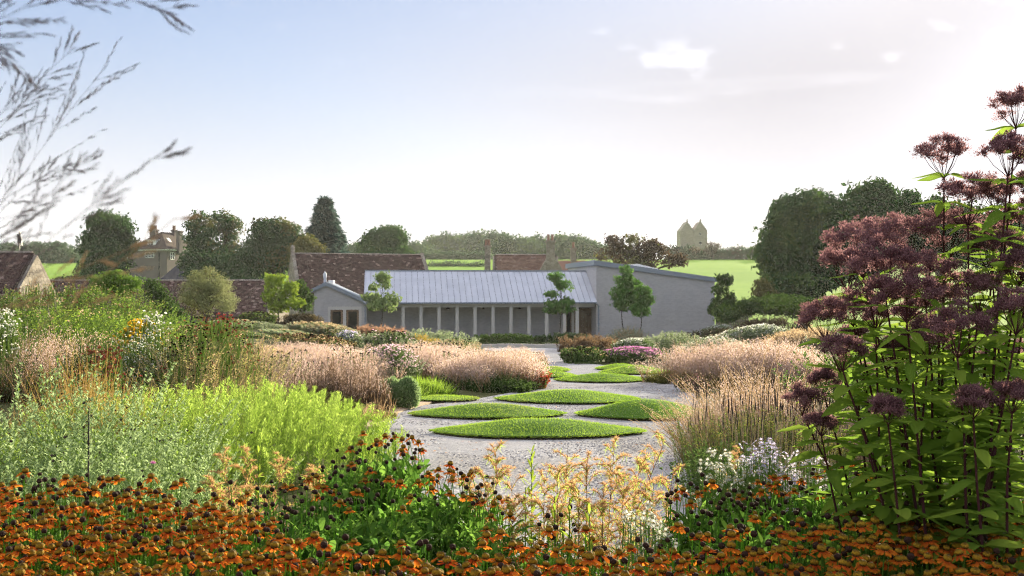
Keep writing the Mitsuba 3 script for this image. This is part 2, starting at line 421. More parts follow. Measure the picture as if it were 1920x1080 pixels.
def stones(key, label, pts, w, h, sunk=0.05, skin='cream_stone'):
    """A row of edging stones along a line on the ground, each stone a part."""
    labels[key] = {'label': label, 'category': 'edging'}
    p = np.array(pts); seg = np.linalg.norm(np.diff(p, axis=0), axis=1); s = np.concatenate([[0], np.cumsum(seg)])
    t = np.arange(0, s[-1] - 0.2, w)
    for a in t:
        b = min(a + w - 0.015, s[-1])
        q = [np.array([np.interp(x, s, p[:, 0]), np.interp(x, s, p[:, 1])]) for x in (a, b)]
        d = unit(q[1] - q[0]); nn = np.array([-d[1], d[0]]) * 0.16
        ring = np.array([q[0] - nn, q[1] - nn, q[1] + nn, q[0] + nn]); ring = np.column_stack([ring, gz(ring[:, 0], ring[:, 1]) - sunk])
        fr = Frame(0, 0, 0)
        put(f'{key}__stone', fr.solid(ring, [0, 0, h + sunk + rng.uniform(-.01, .01)]), skin)


build_ground(); build_path()
stones('path_edging', 'sandstone edging along the left side of the gravel path', [gp(700, 806), gp(722, 779), gp(765, 765), gp(795, 757)], 0.6, 0.05, skin='sand_stone' if 'sand_stone' in scene else 'cream_stone')
stones('low_kerb', 'low pale stone kerb at the far end of the gravel path', [gp(903, 652.6), gp(985, 652.4), gp(1058, 652.8)], 0.9, 0.22)


# ------------------------------------------------------------------ turf mounds
def mound(label, pxc, pyc, half_px, depth, h, tilt=0.0):
    k = numbered('turf_mound')
    cx, cy = gp(pxc, pyc); a = half_px / F * cy; b = depth
    tag(k, label, 'turf mound', 'clipped turf mounds on the gravel')
    nr, na = 14, 72
    ang = np.arange(na) * 2 * np.pi / na; rr = np.linspace(0, 1, nr)
    g0 = float(gz(cx, cy)); c_, s_ = math.cos(tilt), math.sin(tilt)

    def pt(r, th, extra=0.0):
        # a pointed oval outline
        e = np.abs(np.sin(th)) ** 1.4 * np.sign(np.sin(th))
        wob = 1 + 0.02 * np.sin(3 * th + pxc) + 0.012 * np.sin(7 * th + pyc)
        x0, y0 = r * a * np.cos(th) * wob, r * b * e * wob
        x, y = cx + x0 * c_ - y0 * s_, cy + x0 * s_ + y0 * c_
        z = gz(x, y) + 0.07 + h * (0.45 * (1 - np.minimum(r, 1) ** 2) + 0.55 * (0.5 + 0.5 * np.cos(np.pi * np.minimum(r, 1)))) + extra
        return np.stack([x, y, z + 0.02 * (meshkit.fbm(np.stack([x * 2.5, y * 2.5, x * 0 + pxc], -1), 3) - 0.5) * (1 - r)], -1)

    rg, ag = np.meshgrid(rr[1:], ang, indexing='ij')
    V = np.vstack([pt(np.zeros(1), np.zeros(1)), pt(rg, ag).reshape(-1, 3)])
    f = [[0, 1 + j, 1 + (j + 1) % na] for j in range(na)]
    for i in range(nr - 2):
        for j in range(na):
            p0, p1 = 1 + i * na + j, 1 + i * na + (j + 1) % na
            f += [[p0, p0 + na, p1 + na], [p0, p1 + na, p1]]
    put(f'{k}__turf', (V, np.array(f)), 'turf_base', True)
    edge = pt(np.ones(na), ang); lo = edge.copy(); lo[:, 2] = gz(lo[:, 0], lo[:, 1]) - 0.05
    edge2 = edge.copy(); edge2[:, 2] -= 0.035
    j = np.arange(na); j2 = (j + 1) % na
    put(f'{k}__edging', (np.vstack([edge2, lo]), np.vstack([np.stack([j, j + na, j2 + na], 1), np.stack([j, j2 + na, j2], 1)])), 'rust_steel', True)
    labels[f'{k}__edging'] = {'label': 'thin dark steel edging round the turf'}
    n = int(min(40000, 9500 * a * b * (16 / cy) ** 1.1))
    r, th = np.sqrt(rng.random(n)) ** 0.9, R(0, 2 * np.pi, n)
    m = rng.random(n) < 0.20; r[m] = R(.975, 1.01, int(m.sum()))
    base = pt(r, th) - [0, 0, .012]
    sc = max(1, cy / 15)
    d = unit(np.column_stack([rng.normal(0, .35, n), rng.normal(0, .35, n), np.ones(n)]))
    d[m] += np.column_stack([np.cos(th[m]) * c_ - np.sin(th[m]) * s_, np.cos(th[m]) * s_ + np.sin(th[m]) * c_, th[m] * 0 - 0.6]) * 0.9
    tone = np.clip(meshkit.fbm(base * 1.8, 3) * 1.0 - 0.1 + 0.35 * rng.random(n), 0, 1)
    dry = meshkit.fbm(base * 0.9 + 7, 2) + 0.12 * rng.random(n) > 0.70
    acc = Acc()
    L = R(.035, .075, n) * sc ** 0.35 * np.where(m, 1.35, 1)
    for sel, pal in ((~dry, 'turf'), (dry, 'turf_dry')):
        acc.add(ribbons(base[sel], d[sel], L[sel], R(.0055, .009, int(sel.sum())) * sc, 0.3, 1), pal, rep(tone[sel], 3))
    acc.put(f'{k}__grass'); labels[f'{k}__grass'] = {'label': 'short mown grass on the mound', 'kind': 'stuff'}


def mound_at(label, px, base, top, half, b, tilt=0.0):
    cy0 = gp(px, base)[1] + b; mid = 540 + F * EYE / cy0 + F * 0.031
    mound(label, px, mid, half, b, max(.03, 0.95 * (mid - top) / F * cy0 - .075), tilt)


mound_at('largest grass mound, nearest to the flowers at the front', 1008, 828, 783, 194, .85)
mound_at('long grass mound at the left edge of the gravel, second from the front', 915, 790, 755, 142, .8)
mound_at('grass mound half hidden by the tall dry grasses on the right', 1212, 792, 747, 128, .9)
mound_at('middle grass mound with a sunlit rounded top', 1066, 761, 730, 130, 1.1)
mound_at('dark green pointed mound in the middle distance, ahead of the overlapping pair', 1129, 720, 699, 84, 1.0)
mound_at('front one of the two overlapping mounds by the purple flowers', 1190, 705, 685, 64, 1.1)
mound_at('rear one of the two overlapping mounds by the purple flowers', 1164, 697, 682, 46, 1.0)
mound_at('small sunlit mound beside the red-leaved plant', 1042, 711, 695, 36, .9, 0.2)
mound_at('small mound furthest back behind the pink grass plumes', 1038, 699, 687, 28, .9)
mound_at('low flat strip of turf below the two clipped round shrubs', 832, 757, 746, 62, 0.6)

# ------------------------------------------------------------------ the long gallery with its columns, the gabled wing, the brick block
G = Frame(6.77, 80.0, 6.84)


def gu(px, v=0.0):
    k = (px - 960) / F; o = G.o + G.v * v
    return (k * o[1] - o[0]) / (G.u[0] - k * G.u[1])


g = 'gallery'
tag(g, 'long single storey grey brick gallery with pale zinc roof and a row of cream columns', 'building')
GZ = -2.75
uL, uR = gu(682), -0.02
VB = 2.0
put(f'{g}__wall', join(G.box(uL + .1, gu(1062, VB), VB, VB + .4, GZ, .45), G.box(gu(1112, VB), uR, VB, VB + .4, GZ, .45), G.box(gu(1062, VB), gu(1112, VB), VB, VB + .4, -.02, .45)), 'grey_brick')
put(f'{g}__rear_wall', join(G.box(uL + .1, uR, 8.2, 8.5, GZ, .45), G.solid([[uL + .1, 2.4, .45], [uL + .1, 8.4, .45], [uL + .1, 4.2, 2.9]], [.3, 0, 0]), G.box(uL + .1, uL + .4, VB + .4, 8.2, GZ, .45)), 'grey_brick')
put(f'{g}__soffit', G.box(uL, uR, -.1, VB, .40, .44), 'cream_stone')
put(f'{g}__beam', G.box(gu(690), uR - .12, .0, .26, .13, .395), 'cream_stone')
put(f'{g}__gutter', join(G.box(uL, uR - .03, -.40, -.27, .41, .53)), 'blue_zinc')
ud = gu(1122)
put(f'{g}__downpipe', tubes(np.array([[G.w(np.array([ud - .25, -.3, .42])), G.w(np.array([ud, -.1, .2])), G.w(np.array([ud, -.1, -.2])), G.w(np.array([ud, -.1, GZ]))]]), [.05] * 4, 8), 'blue_zinc')
for p in (756, 789.6, 823.4, 857.3, 891, 924.7, 958.4, 992, 1025.3, 1058.7, 1082.6):
    u = gu(p); put(f'{g}__column', G.box(u - .125, u + .125, .0, .26, GZ, .13), 'cream_stone')
put(f'{g}__plinth', G.box(uL, uR, -.3, VB, GZ, -2.56), 'cream_stone')
# standing seam roof: each sheet with its seam is a part of the roof
ev, ez, rv, rz = -.36, .50, 4.2, 3.05
slope = np.array([0, rv - ev, rz - ez]); sl = slope / np.linalg.norm(slope); nr_ = np.array([0, -sl[2], sl[1]])
ridge = G.box(uL - .04, uR - .05, rv - .14, rv + .14, rz + .02, rz + .09)
put(f'{g}__roof', join(ridge, G.solid([[uL, rv, rz - .05], [uL, 9.0, ez - .1], [uL, 9.0, ez], [uL, rv, rz]], [uR - uL, 0, 0]), G.solid([[uL, ev, ez - .06], [uL, rv, rz - .06], [uL, rv, rz - .01], [uL, ev, ez - .01]], [uR - uL, 0, 0])), 'blue_zinc')
NP = 39
for i in range(NP):
    a, b = uL + (uR - uL) * i / NP, uL + (uR - uL) * (i + 1) / NP
    e0, e1 = np.array([0, ev, ez]), np.array([0, rv - .02, rz])
    lift = rng.uniform(0, .006)
    sheet = G.solid(np.array([e0 + [a, 0, 0], e1 + [a, 0, 0], e1 + [b - .004, 0, 0], e0 + [b - .004, 0, 0]]), nr_ * (.012 + lift))
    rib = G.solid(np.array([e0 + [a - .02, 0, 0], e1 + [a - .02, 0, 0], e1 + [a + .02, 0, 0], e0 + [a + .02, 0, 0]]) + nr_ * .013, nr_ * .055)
    put(f'{g}__roof__panel', sheet, 'zinc'); put(f'{g}__roof__seam', rib, 'seam_shade_zinc')
# lamps under the soffit
for p in (839.5, 906, 973.5, 1084):
    c = G.w(np.array([gu(p, 1.0), 1.0, 0.0]))
    prof = np.array([[.0, .40], [.03, .39], [.03, .12], [.07, .08], [.17, -.02], [.155, -.04], [.0, .0]])
    m = trimesh.creation.revolve(prof, sections=14); m.apply_translation(c)
    put(f'{g}__lamp', m, 'dark_iron')
# doors in the back wall
def door(key, p0, p1, leaves, glass=False):
    a, b = gu(p0, VB), gu(p1, VB)
    put(key, join(G.box(a, a + .07, VB - .02, VB + .12, GZ, -.05), G.box(b - .07, b, VB - .02, VB + .12, GZ, -.05), G.box(a, b, VB - .02, VB + .12, -.10, -.02)), 'oak_wood')
    if glass: put(f'{key}__pane', G.box(a + .07, b - .07, VB + .05, VB + .07, GZ, -.10), 'dark_pane'); return
    n = 6; w = (b - a - .14) / n
    for i in range(n): put(f'{key}__plank', G.box(a + .07 + w * i + .006, a + .07 + w * (i + 1) - .006, VB + .02 + .012 * (i % 2), VB + .07, GZ, -.10), 'oak_wood')


door(f'{g}__door', 1085, 1109, 2)
door(f'{g}__door_001', 1061, 1071.5, 1, True)
labels[f'{g}__door_001'] = {'label': 'narrow dark glazed door'}
put(f'{g}__door_post', G.box(gu(1071.5, VB), gu(1076.5, VB), VB - .05, VB + .1, GZ, -.02), 'cream_stone')
put(f'{g}__door_post', G.box(gu(1109, VB), gu(1112.5, VB), VB - .05, VB + .1, GZ, -.02), 'cream_stone')
put(f'{g}__side_panel', G.box(gu(1076.5, VB), gu(1085, VB), VB, VB + .06, GZ, -.02), 'oak_wood')

w_ = 'gabled_wing'
tag(w_, 'small grey brick wing with blue-grey gable roof and two timber windows', 'building')
a, b, ap = gu(589), gu(687.5), gu(611.5)
zl, zr, za = 1.40, .42, 1.83
ring = [[a, 0, GZ], [b, 0, GZ], [b, 0, zr], [ap, 0, za], [a, 0, zl]]
wa, wb = gu(619.5), gu(673); wm0, wm1 = gu(643), gu(649); zt = Z(581, 77.4)
pieces = [G.box(a, gu(615), .0, .35, GZ, zr), G.box(gu(678), b, .0, .35, GZ, zr), G.box(gu(615), gu(678), 0, .35, Z(575, 77.4), zr)]
pieces += [G.solid([[a, 0, zr], [b, 0, zr], [ap, 0, za], [a, 0, zl]], [0, .35, 0]), G.box(a, a + .3, .35, 9, GZ, zl), G.box(b - .3, b, .35, 9, GZ, zr)]
put(f'{w_}__wall', join(*pieces), 'grey_brick')
zz = Z(575, 77.4)
put(f'{w_}__window_surround', join(G.box(gu(615), wa, -.03, .3, GZ, zz), G.box(wb, gu(678), -.03, .3, GZ, zz), G.box(wa, wb, -.03, .3, zt, zz), G.box(wm0, wm1, -.03, .3, GZ, zt)), 'cream_stone')
for p0, p1 in ((wa, wm0), (wm1, wb)):
    k = numbered(f'{w_}__window')
    put(k, join(G.box(p0, p0 + .16, .06, .2, GZ, zt), G.box(p1 - .16, p1, .06, .2, GZ, zt), G.box(p0, p1, .06, .2, zt - .14, zt), ), 'oak_wood')
    put(f'{k}__pane', G.box(p0 + .16, p1 - .16, .14, .16, GZ, zt - .14), 'dark_pane')
sR, sL = (za - zr) / (b - ap), (za - zl) / (ap - a)
roofpoly = [[a - .25, -.2, zl - .25 * sL], [ap, -.2, za], [b + .18, -.2, zr - .18 * sR], [b + .18, -.2, zr - .18 * sR + .27], [ap, -.2, za + .31], [a - .25, -.2, zl - .25 * sL + .27]]
put(f'{w_}__roof', join(G.solid([roofpoly[0], roofpoly[1], roofpoly[4], roofpoly[5]], [0, 9.4, 0]), G.solid([roofpoly[1], roofpoly[2], roofpoly[3], roofpoly[4]], [0, 9.4, 0])), 'blue_zinc')
put(f'{w_}__downpipe', tubes(np.array([[G.w(np.array([b + .05, -.1, zr + .05])), G.w(np.array([b - .12, -.08, zr - .25])), G.w(np.array([b - .12, -.08, GZ]))]]), [.045] * 3, 8), 'blue_zinc')
c = G.w(np.array([gu(608), .8, 0]))
m = trimesh.creation.revolve(np.array([[0, 2.0], [.11, 2.0], [.11, 2.5], [.16, 2.52], [.16, 2.72], [.10, 2.85], [.06, 2.95], [0, 2.95]]), sections=16); m.apply_translation(c)
put(f'{w_}__vent_pipe', m, 'zinc', 40)
put(f'{w_}__rooflight', G.box(gu(614), gu(624), 1.2, 2.4, 2.0, 2.28), 'white_paint')

k = 'brick_block'
tag(k, 'tall plain grey brick block with sloping zinc edged roof beside the gallery', 'building')
bR = gu(1340)
zt0, zt1 = 3.45, 2.16
put(f'{k}__wall', G.solid([[0, 0, GZ], [bR, 0, GZ], [bR, 0, zt1], [0, 0, zt0]], [0, 13.0, 0]), 'grey_brick')
put(f'{k}__roof', G.solid([[-.22, -.16, zt0 + .03], [bR + .12, -.16, zt1 - .02], [bR + .12, -.16, zt1 + .33], [-.22, -.16, zt0 + .45]], [0, 13.3, 0]), 'blue_zinc')
s1, s0 = gu(1178, 3), gu(1234, 3)
zs = lambda u: zt0 + .45 + (zt1 - zt0 - .12) * (u / bR)
put(f'{k}__rooflight', G.solid([[s1, 3, zs(s1) - .1], [s0, 3, zs(s0) - .1], [s0, 3, zs(s0) + .22], [s1 + .8, 3, zs(s1 + .8) + .38], [s1, 3, zs(s1) + .2]], [0, 1.6, 0]), 'white_paint')

fe = 'slatted_fence'
tag(fe, 'short grey-brown slatted wooden fence right of the brick block', 'fence')
f0 = bR + .1
for i in range(14): put(f'{fe}__slat', G.box(f0 + i * .2, f0 + i * .2 + .17, .0, .03, GZ + .3, -.62 + rng.uniform(-.02, .02)), 'fence_wood')
put(f'{fe}__rail', G.box(f0, f0 + 2.8, .035, .08, -1.1, -1.0), 'fence_wood')


# ------------------------------------------------------------------ stone barns and houses behind
def tiles(fr, u0, u1, top, bot, w, ex, pal, pale=0.08):
    """Overlapping roof tiles on the slope from top (v, z) to bot (v, z), each with its own thickness and tilt."""
    top, bot = np.array([0, *top]), np.array([0, *bot]); s = bot - top; Ls = np.linalg.norm(s); s = s / Ls
    n = np.cross(s, [1, 0, 0]); n = n if n[2] > 0 else -n
    rows, cols = int(Ls / ex), int((u1 - u0) / w)
    i, j = np.meshgrid(np.arange(rows), np.arange(cols), indexing='ij'); i, j = i.ravel(), j.ravel(); m = len(i)
    uu = u0 + (j + 0.5 + 0.5 * (i % 2) * (j < cols - 1)) * (u1 - u0) / cols
    c = top + s * ((i + 0.55) * Ls / rows)[:, None] + np.column_stack([uu, uu * 0, uu * 0]) + n * (.03 + .02 * rng.random(m))[:, None]
    tl = rng.normal(0, .035, m)[:, None]; n2, s2 = unit(n + tl * [1, 0, 0] - .10 * s), unit(s + .10 * n)
    hw, hl = (w * R(.44, .49, m))[:, None], (ex * .75)
    U = np.array([1, 0, 0]) - tl * n
    V = np.stack([c + a_ * hw * U + b_ * hl * s2 + c_ * .025 * n2 for a_ in (-1, 1) for b_ in (-1, 1) for c_ in (-1, 1)], 1)
    f = np.array([t for t in _CF.tolist()]); Fc = (np.arange(m)[:, None, None] * 8 + f[None]).reshape(-1, 3)
    V = fr.w(V.reshape(-1, 3)); pl = rng.random(m) < pale
    tone = np.clip(rng.beta(1.3, 2.2, m) + 0.25 * (meshkit.fbm(np.column_stack([uu * .5, i * .2, i * 0]), 3) - .5), 0, 1)
    idx = np.where(pl, PID['tile_pale'], PID[pal]) + 0.5
    acc = Acc(); acc.v, acc.f, acc.n = [V], [Fc], len(V); acc.u = [np.column_stack([rep(idx, 8), rep(tone, 8)])]
    return acc


def barn(key, label, fr, L, half, zr_, ze, zb, pal='tile', coping=True, w=.30, ex=.22, cat='barn'):
    tag(key, label, cat)
    ring0 = [[0, -half, zb], [0, half, zb], [0, half, ze], [0, 0, zr_ - .05], [0, -half, ze]]
    put(f'{key}__wall', join(fr.solid(ring0, [.5, 0, 0]), fr.solid(np.array(ring0) + [L - .5, 0, 0], [.5, 0, 0]), fr.box(.5, L - .5, -half, -half + .5, zb, ze - .03), fr.box(.5, L - .5, half - .5, half, zb, ze - .03)), 'rubble_stone')
    put(f'{key}__roof', join(fr.solid([[.2, -half - .25, ze - .2], [.2, 0, zr_ - .02], [.2, 0, zr_ + .06], [.2, -half - .25, ze - .1]], [L - .4, 0, 0]),
                             fr.solid([[.2, half + .25, ze - .2], [.2, half + .25, ze - .1], [.2, 0, zr_ + .06], [.2, 0, zr_ - .02]], [L - .4, 0, 0])), 'rust_steel')
    t = tiles(fr, .3, L - .3, (0, zr_ + .06), (-half - .3, ze - .13), w, ex, pal)
    t.put(f'{key}__roof__tiles', 'solid_skin'); labels[f'{key}__roof__tiles'] = {'label': 'weathered clay tiles of the roof', 'kind': 'stuff'}
    put(f'{key}__ridge', fr.solid([[.3, -.16, zr_ + .08], [.3, 0, zr_ + .2], [.3, .16, zr_ + .08]], [L - .6, 0, 0]), 'rubble_stone')
    if coping:
        for u in (-.08, L - .32):
            put(f'{key}__coping', join(fr.solid([[u, -half - .35, ze - .25], [u, 0, zr_ + .02], [u, 0, zr_ + .34], [u, -half - .35, ze + .08]], [.4, 0, 0]),
                                       fr.solid([[u, half + .35, ze - .25], [u, half + .35, ze + .08], [u, 0, zr_ + .34], [u, 0, zr_ + .02]], [.4, 0, 0])), 'rubble_stone')


B = Frame(X(547, 112), 112, 20)
barn('large_barn', 'big stone barn with steep dark tiled roof behind the gabled wing', B, 15.2, 5.6, 5.45, .45, -2.7)
c = B.w(np.array([.1, 0, 5.7]))
m = trimesh.creation.revolve(np.array([[0, 0], [.24, 0], [.20, .35], [.26, .45], [.17, .75], [0, .8]]), sections=10); m.apply_translation(c)
put('large_barn__finial', m, 'rubble_stone')
LB = Frame(X(70, 92), 92, 0)
barn('low_barn', 'long low stone barn with reddish tiled roof behind the round shrub', LB, X(522, 92) - X(70, 92), 4.2, 2.25, -.75, -2.7, coping=False)
LF = Frame(-30.6 - 14, 64.2, 0)
barn('left_barn', 'stone gable end of a tiled barn at the far left edge', LF, 14, 4.2, 3.85, -.1, -3.2, coping=False)
# the standing figure on its ridge
k = 'roof_figure'
tag(k, 'small dark rearing animal figure on a pole on the ridge of the left barn', 'weathervane')
fx, fz = X(36, 64.2), 4.0
put(f'{k}__pole', tubes(np.array([[[fx, 64.2, fz - .1], [fx, 64.2, fz + .5], [fx + .01, 64.2, fz + .9]]]), [.035, .03, .02], 6), 'dark_iron')
ol = np.array([(-.03, .25), (.03, .25), (.05, .75), (.10, .70), (.16, .42), (.20, .45), (.15, .85), (.17, 1.0), (.12, 1.18), (.06, 1.25), (.08, 1.42), (.05, 1.62), (.01, 1.58), (.0, 1.40), (-.04, 1.28), (-.11, 1.36), (-.14, 1.28), (-.09, 1.1), (-.08, .9), (-.12, .72), (-.09, .68), (-.03, .8)])
from shapely.geometry import Polygon as _Pg
m = trimesh.creation.extrude_polygon(_Pg(ol), .12, engine='earcut'); v = m.vertices.copy()
put(f'{k}__figure', (np.column_stack([fx + v[:, 0], 64.2 + v[:, 2] - .06, fz + v[:, 1] * .82]), m.faces), 'dark_iron')


def chimney(key, fr, u, v, z0, z1, su, sv, pots=2, skin='rubble_stone'):
    k = numbered(f'{key}__chimney')
    put(k, join(fr.box(u - su, u + su, v - sv, v + sv, z0, z1), fr.box(u - su - .1, u + su + .1, v - sv - .1, v + sv + .1, z1 - .003, z1 + .22)), skin)
    for i in range(pots):
        c = fr.w(np.array([u + (i - (pots - 1) / 2) * (2 * su / max(pots, 1)) * .95, v, z1 + .2]))
        m = trimesh.creation.revolve(np.array([[0, 0], [.16, 0], [.13, .55], [.17, .6], [.17, .7], [.0, .7]]), sections=10); m.apply_translation(c)
        put(f'{k}__pot', m, 'clay_pot')


bsdf('clay_pot', prin((.26, .15, .11), 0.85, 0.2))
HS = Frame(X(924, 117), 117, 2)
barn('stone_house', 'stone house with lichened tiled roof and tall chimneys behind the zinc roof', HS, X(1046, 117) - X(924, 117), 5.0, 5.45, .3, -2.7, 'thatch_tile', coping=False, w=.3, ex=.24, cat='house')
gf = Frame(X(1034, 111), 111, 0)
put('stone_house__gable', gf.solid([[-1.9, 0, -2.6], [1.9, 0, -2.6], [1.75, 0, 2.7], [.45, 0, 5.1], [-.45, 0, 5.1], [-1.75, 0, 2.7]], [0, 5.0, 0]), 'rubble_stone')
chimney('stone_house', gf, -.1, .5, 4.6, 6.75, .47, .5)
gl = Frame(X(912, 113), 113, 0)
put('stone_house__gable', gl.solid([[-.9, 0, -2.6], [.75, 0, -2.6], [.6, 0, 2.9], [0, 0, 4.6], [-.15, 0, 4.6]], [0, 6.0, 0]), 'rubble_stone')
chimney('stone_house', gl, .1, 1.2, 3.2, 6.3, .33, .4)
gr = Frame(X(1075, 121), 121, 0)
chimney('stone_house', gr, 0, 0, 2.5, 6.3, .33, .4, 1)
put('stone_house__rear_roof', gr.solid([[-2.4, -3, 2.2], [1.5, -3, 2.2], [1.5, 0, 4.9], [-2.2, 0, 4.9]], [0, .2, .1]), 'clay_pot')

H = Frame(X(313, 158) - 7.4 * math.cos(math.radians(-20)), 158 - 7.4 * math.sin(math.radians(-20)), -20)
k = 'hipped_house'
tag(k, 'tall brown house with hipped roof, dormer and chimneys among the trees at left', 'house')
ze, zr_ = 7.65, 10.75
put(f'{k}__wall', H.box(0, 7.4, 0, 8.0, 0, ze), 'house_render')
put(f'{k}__eaves', H.box(-.35, 7.75, -.35, 8.35, ze, ze + .14), 'white_paint')
ev_ = [[-.45, -.45, ze + .15], [7.85, -.45, ze + .15], [7.85, 8.45, ze + .15], [-.45, 8.45, ze + .15]]; rg = [[4.2, 2.6, zr_], [4.2, 5.4, zr_]]
V = H.w(np.array(ev_ + rg))
put(f'{k}__roof', (V, np.array([[0, 1, 4], [1, 2, 5], [1, 5, 4], [2, 3, 5], [3, 0, 4], [3, 4, 5], [0, 2, 1], [0, 3, 2]])), 'house_slate')
bsdf('house_slate', prin(lambda p, n, uv: mix((.045, .033, .028), (.10, .072, .058), 0.5 * cell_rand(dr.floor(p.x / 0.3 + 0.5 * dr.floor(p.z / 0.22)), dr.floor(p.z / 0.22), dr.floor(p.y / 0.3)) + 0.5 * fbm(p.x, p.y, p.z * 2)), 0.85, 0.2))
chimney(k, H, 2.9, 2.4, 8.6, 10.9, .55, .4, 4, 'house_render'); chimney(k, H, 4.6, 5.2, 10.2, 11.0, .3, .3, 2, 'house_render'); chimney(k, H, 7.9, 2.4, 7.0, 10.6, .33, .4, 0, 'house_render')


def window(key, fr, u0, u1, z0, z1, lights, v=-.04, skin='white_paint'):
    kk = numbered(f'{key}__window'); n = lights; w = (u1 - u0) / n; t = .07
    put(kk, join(*[fr.box(u0 + w * i - t / 2, u0 + w * i + t / 2, v - .03, v + .05, z0, z1) for i in range(n + 1)], fr.box(u0 + t / 2 + .001, u1 - t / 2 - .001, v - .02, v + .04, z0, z0 + t), fr.box(u0 + t / 2 + .001, u1 - t / 2 - .001, v - .02, v + .04, z1 - t, z1), fr.box(u0 + t / 2 + .001, u1 - t / 2 - .001, v - .018, v + .038, (z0 + z1) / 2 - .03, (z0 + z1) / 2 + .03)), skin)
    put(f'{kk}__pane', fr.box(u0, u1, v + .01, v + .03, z0, z1), 'dark_pane')


window(k, H, 3.2, 4.9, 6.5, 7.35, 3)
HV = Frame(*H.w(np.array([7.4, 0, 0]))[:2], 70)
window(k, HV, .8, 1.7, 6.2, 7.35, 2)
put(f'{k}__dormer', join(H.box(3.3, 4.9, .35, 2.6, 8.2, 9.25), H.solid([[3.15, .2, 9.25], [5.05, .2, 9.25], [5.05, .2, 9.4], [3.15, .2, 9.4]], [0, 2.6, 0.15])), 'white_paint')
window(k, H, 3.5, 4.5, 8.4, 9.1, 2, .30)
put(f'{k}__rooflight', HV.solid([[1.5, .75, 9.0], [2.1, .75, 9.0], [2.1, 1.35, 9.65], [1.5, 1.35, 9.65]], [0, -.06, .06]), 'white_paint')
put(f'{k}__downpipe', tubes(np.array([[H.w(np.array([5.9, -.07, 7.6])), H.w(np.array([5.9, -.07, 2.0]))]]), [.06, .06], 6), 'dark_iron')
OH = Frame(X(330, 140), 140, -20)
tag('dark_outbuilding', 'dark slate hipped roof of an outbuilding below the brown house', 'outbuilding')
put('dark_outbuilding__wall', OH.box(-3.5, 2.5, 0, 5, -1.5, 2.0), 'house_render')
put('dark_outbuilding__roof', (OH.w(np.array([[-3.8, -.3, 2.0], [2.8, -.3, 2.0], [2.8, 5.3, 2.0], [-3.8, 5.3, 2.0], [-1.5, 2.5, 5.2], [.9, 2.5, 5.2]])), np.array([[0, 1, 5], [0, 5, 4], [1, 2, 5], [2, 3, 4], [2, 4, 5], [3, 0, 4]])), 'dark_slate')
bsdf('dark_slate', prin((.035, .032, .042), 0.7, 0.3))

k = 'stone_tower'
tag(k, 'tall pale stone tower with twin pointed gables on the green hill', 'tower')
TW = Frame(X(1276.5, 300), 300, 0)
zb, zs_, za_ = 8.5, Z(432, 300), Z(415, 300)
W = 7.95; mid = 3.95
def gab(u0, u1, v0):
    c = (u0 + u1) / 2
    return TW.solid([[u0, v0, zb], [u1, v0, zb], [u1, v0, zs_], [c, v0, za_], [u0, v0, zs_]], [0, 7.0, 0])
put(f'{k}__wall', gab(0, mid, .25), 'tower_stone'); put(f'{k}__wall', gab(mid + .002, W, 0), 'tower_stone')
for uu, v0 in ((mid / 2, .25), ((mid + W) / 2, 0.0)):
    put(f'{k}__finial', join(TW.box(uu - .18, uu + .18, v0 - .05, v0 + .4, za_ - .15, za_ + .35), TW.box(uu - .1, uu + .1, v0 + .05, v0 + .3, za_ + .348, za_ + .7)), 'tower_stone')
for z0 in (Z(440.5, 300), Z(458, 300)):
    kk = numbered(f'{k}__window')
    put(kk, join(TW.box(5.45, 6.35, -.05, .02, z0 - .12, z0), TW.box(5.45, 6.35, -.05, .02, z0 + .75, z0 + .87)), 'cream_stone'); put(f'{kk}__opening', TW.box(5.55, 6.25, -.03, .01, z0, z0 + .75), 'dark_pane')  # dark slab on the wall face, painted shade in place of a recess

# ------------------------------------------------------------------ trees
def crown_points(lobes, n, per, clump, gap, depth_of):
    """Leaf clumps spread through rounded lobes (x, y, z, rx, ry, rz): mostly near the outside, thinned by noise so that gaps stay."""
    vol = np.array([(l[3] * l[5]) for l in lobes]); pick = rng.choice(len(lobes), int(n / per * 1.9), p=vol / vol.sum())
    l = np.array(lobes)[pick]; dd = rand_dir(len(l))
    bump = 0.76 + 0.42 * meshkit.fbm(dd * 2.3 + pick[:, None] * 9.1, 3)
    r = rng.random(len(l)) ** 0.42 * bump
    c = l[:, :3] + dd * l[:, 3:] * r[:, None]
    s = np.mean(l[:, 3:], 1).mean()
    keep = meshkit.fbm(c / (s * 0.55) + 3.3, 2) > gap
    c = c[keep][: int(n / per)]
    m = len(c)
    pos = np.repeat(c, per, 0) + rand_dir(m * per) * (rng.random(m * per) ** .5)[:, None] * clump * np.array([1.75, 1.75, 1.2])
    out = unit(unit(pos - np.repeat(c, per, 0)) + 0.7 * np.repeat(dd[keep][:m], per, 0) + 0.35 * rand_dir(m * per))
    tone = np.clip(np.repeat(meshkit.fbm(c / (s * 0.8), 2), per) * 0.7 + 0.45 * rng.random(m * per) - 0.1, 0, 1)
    return c, pos, out, tone


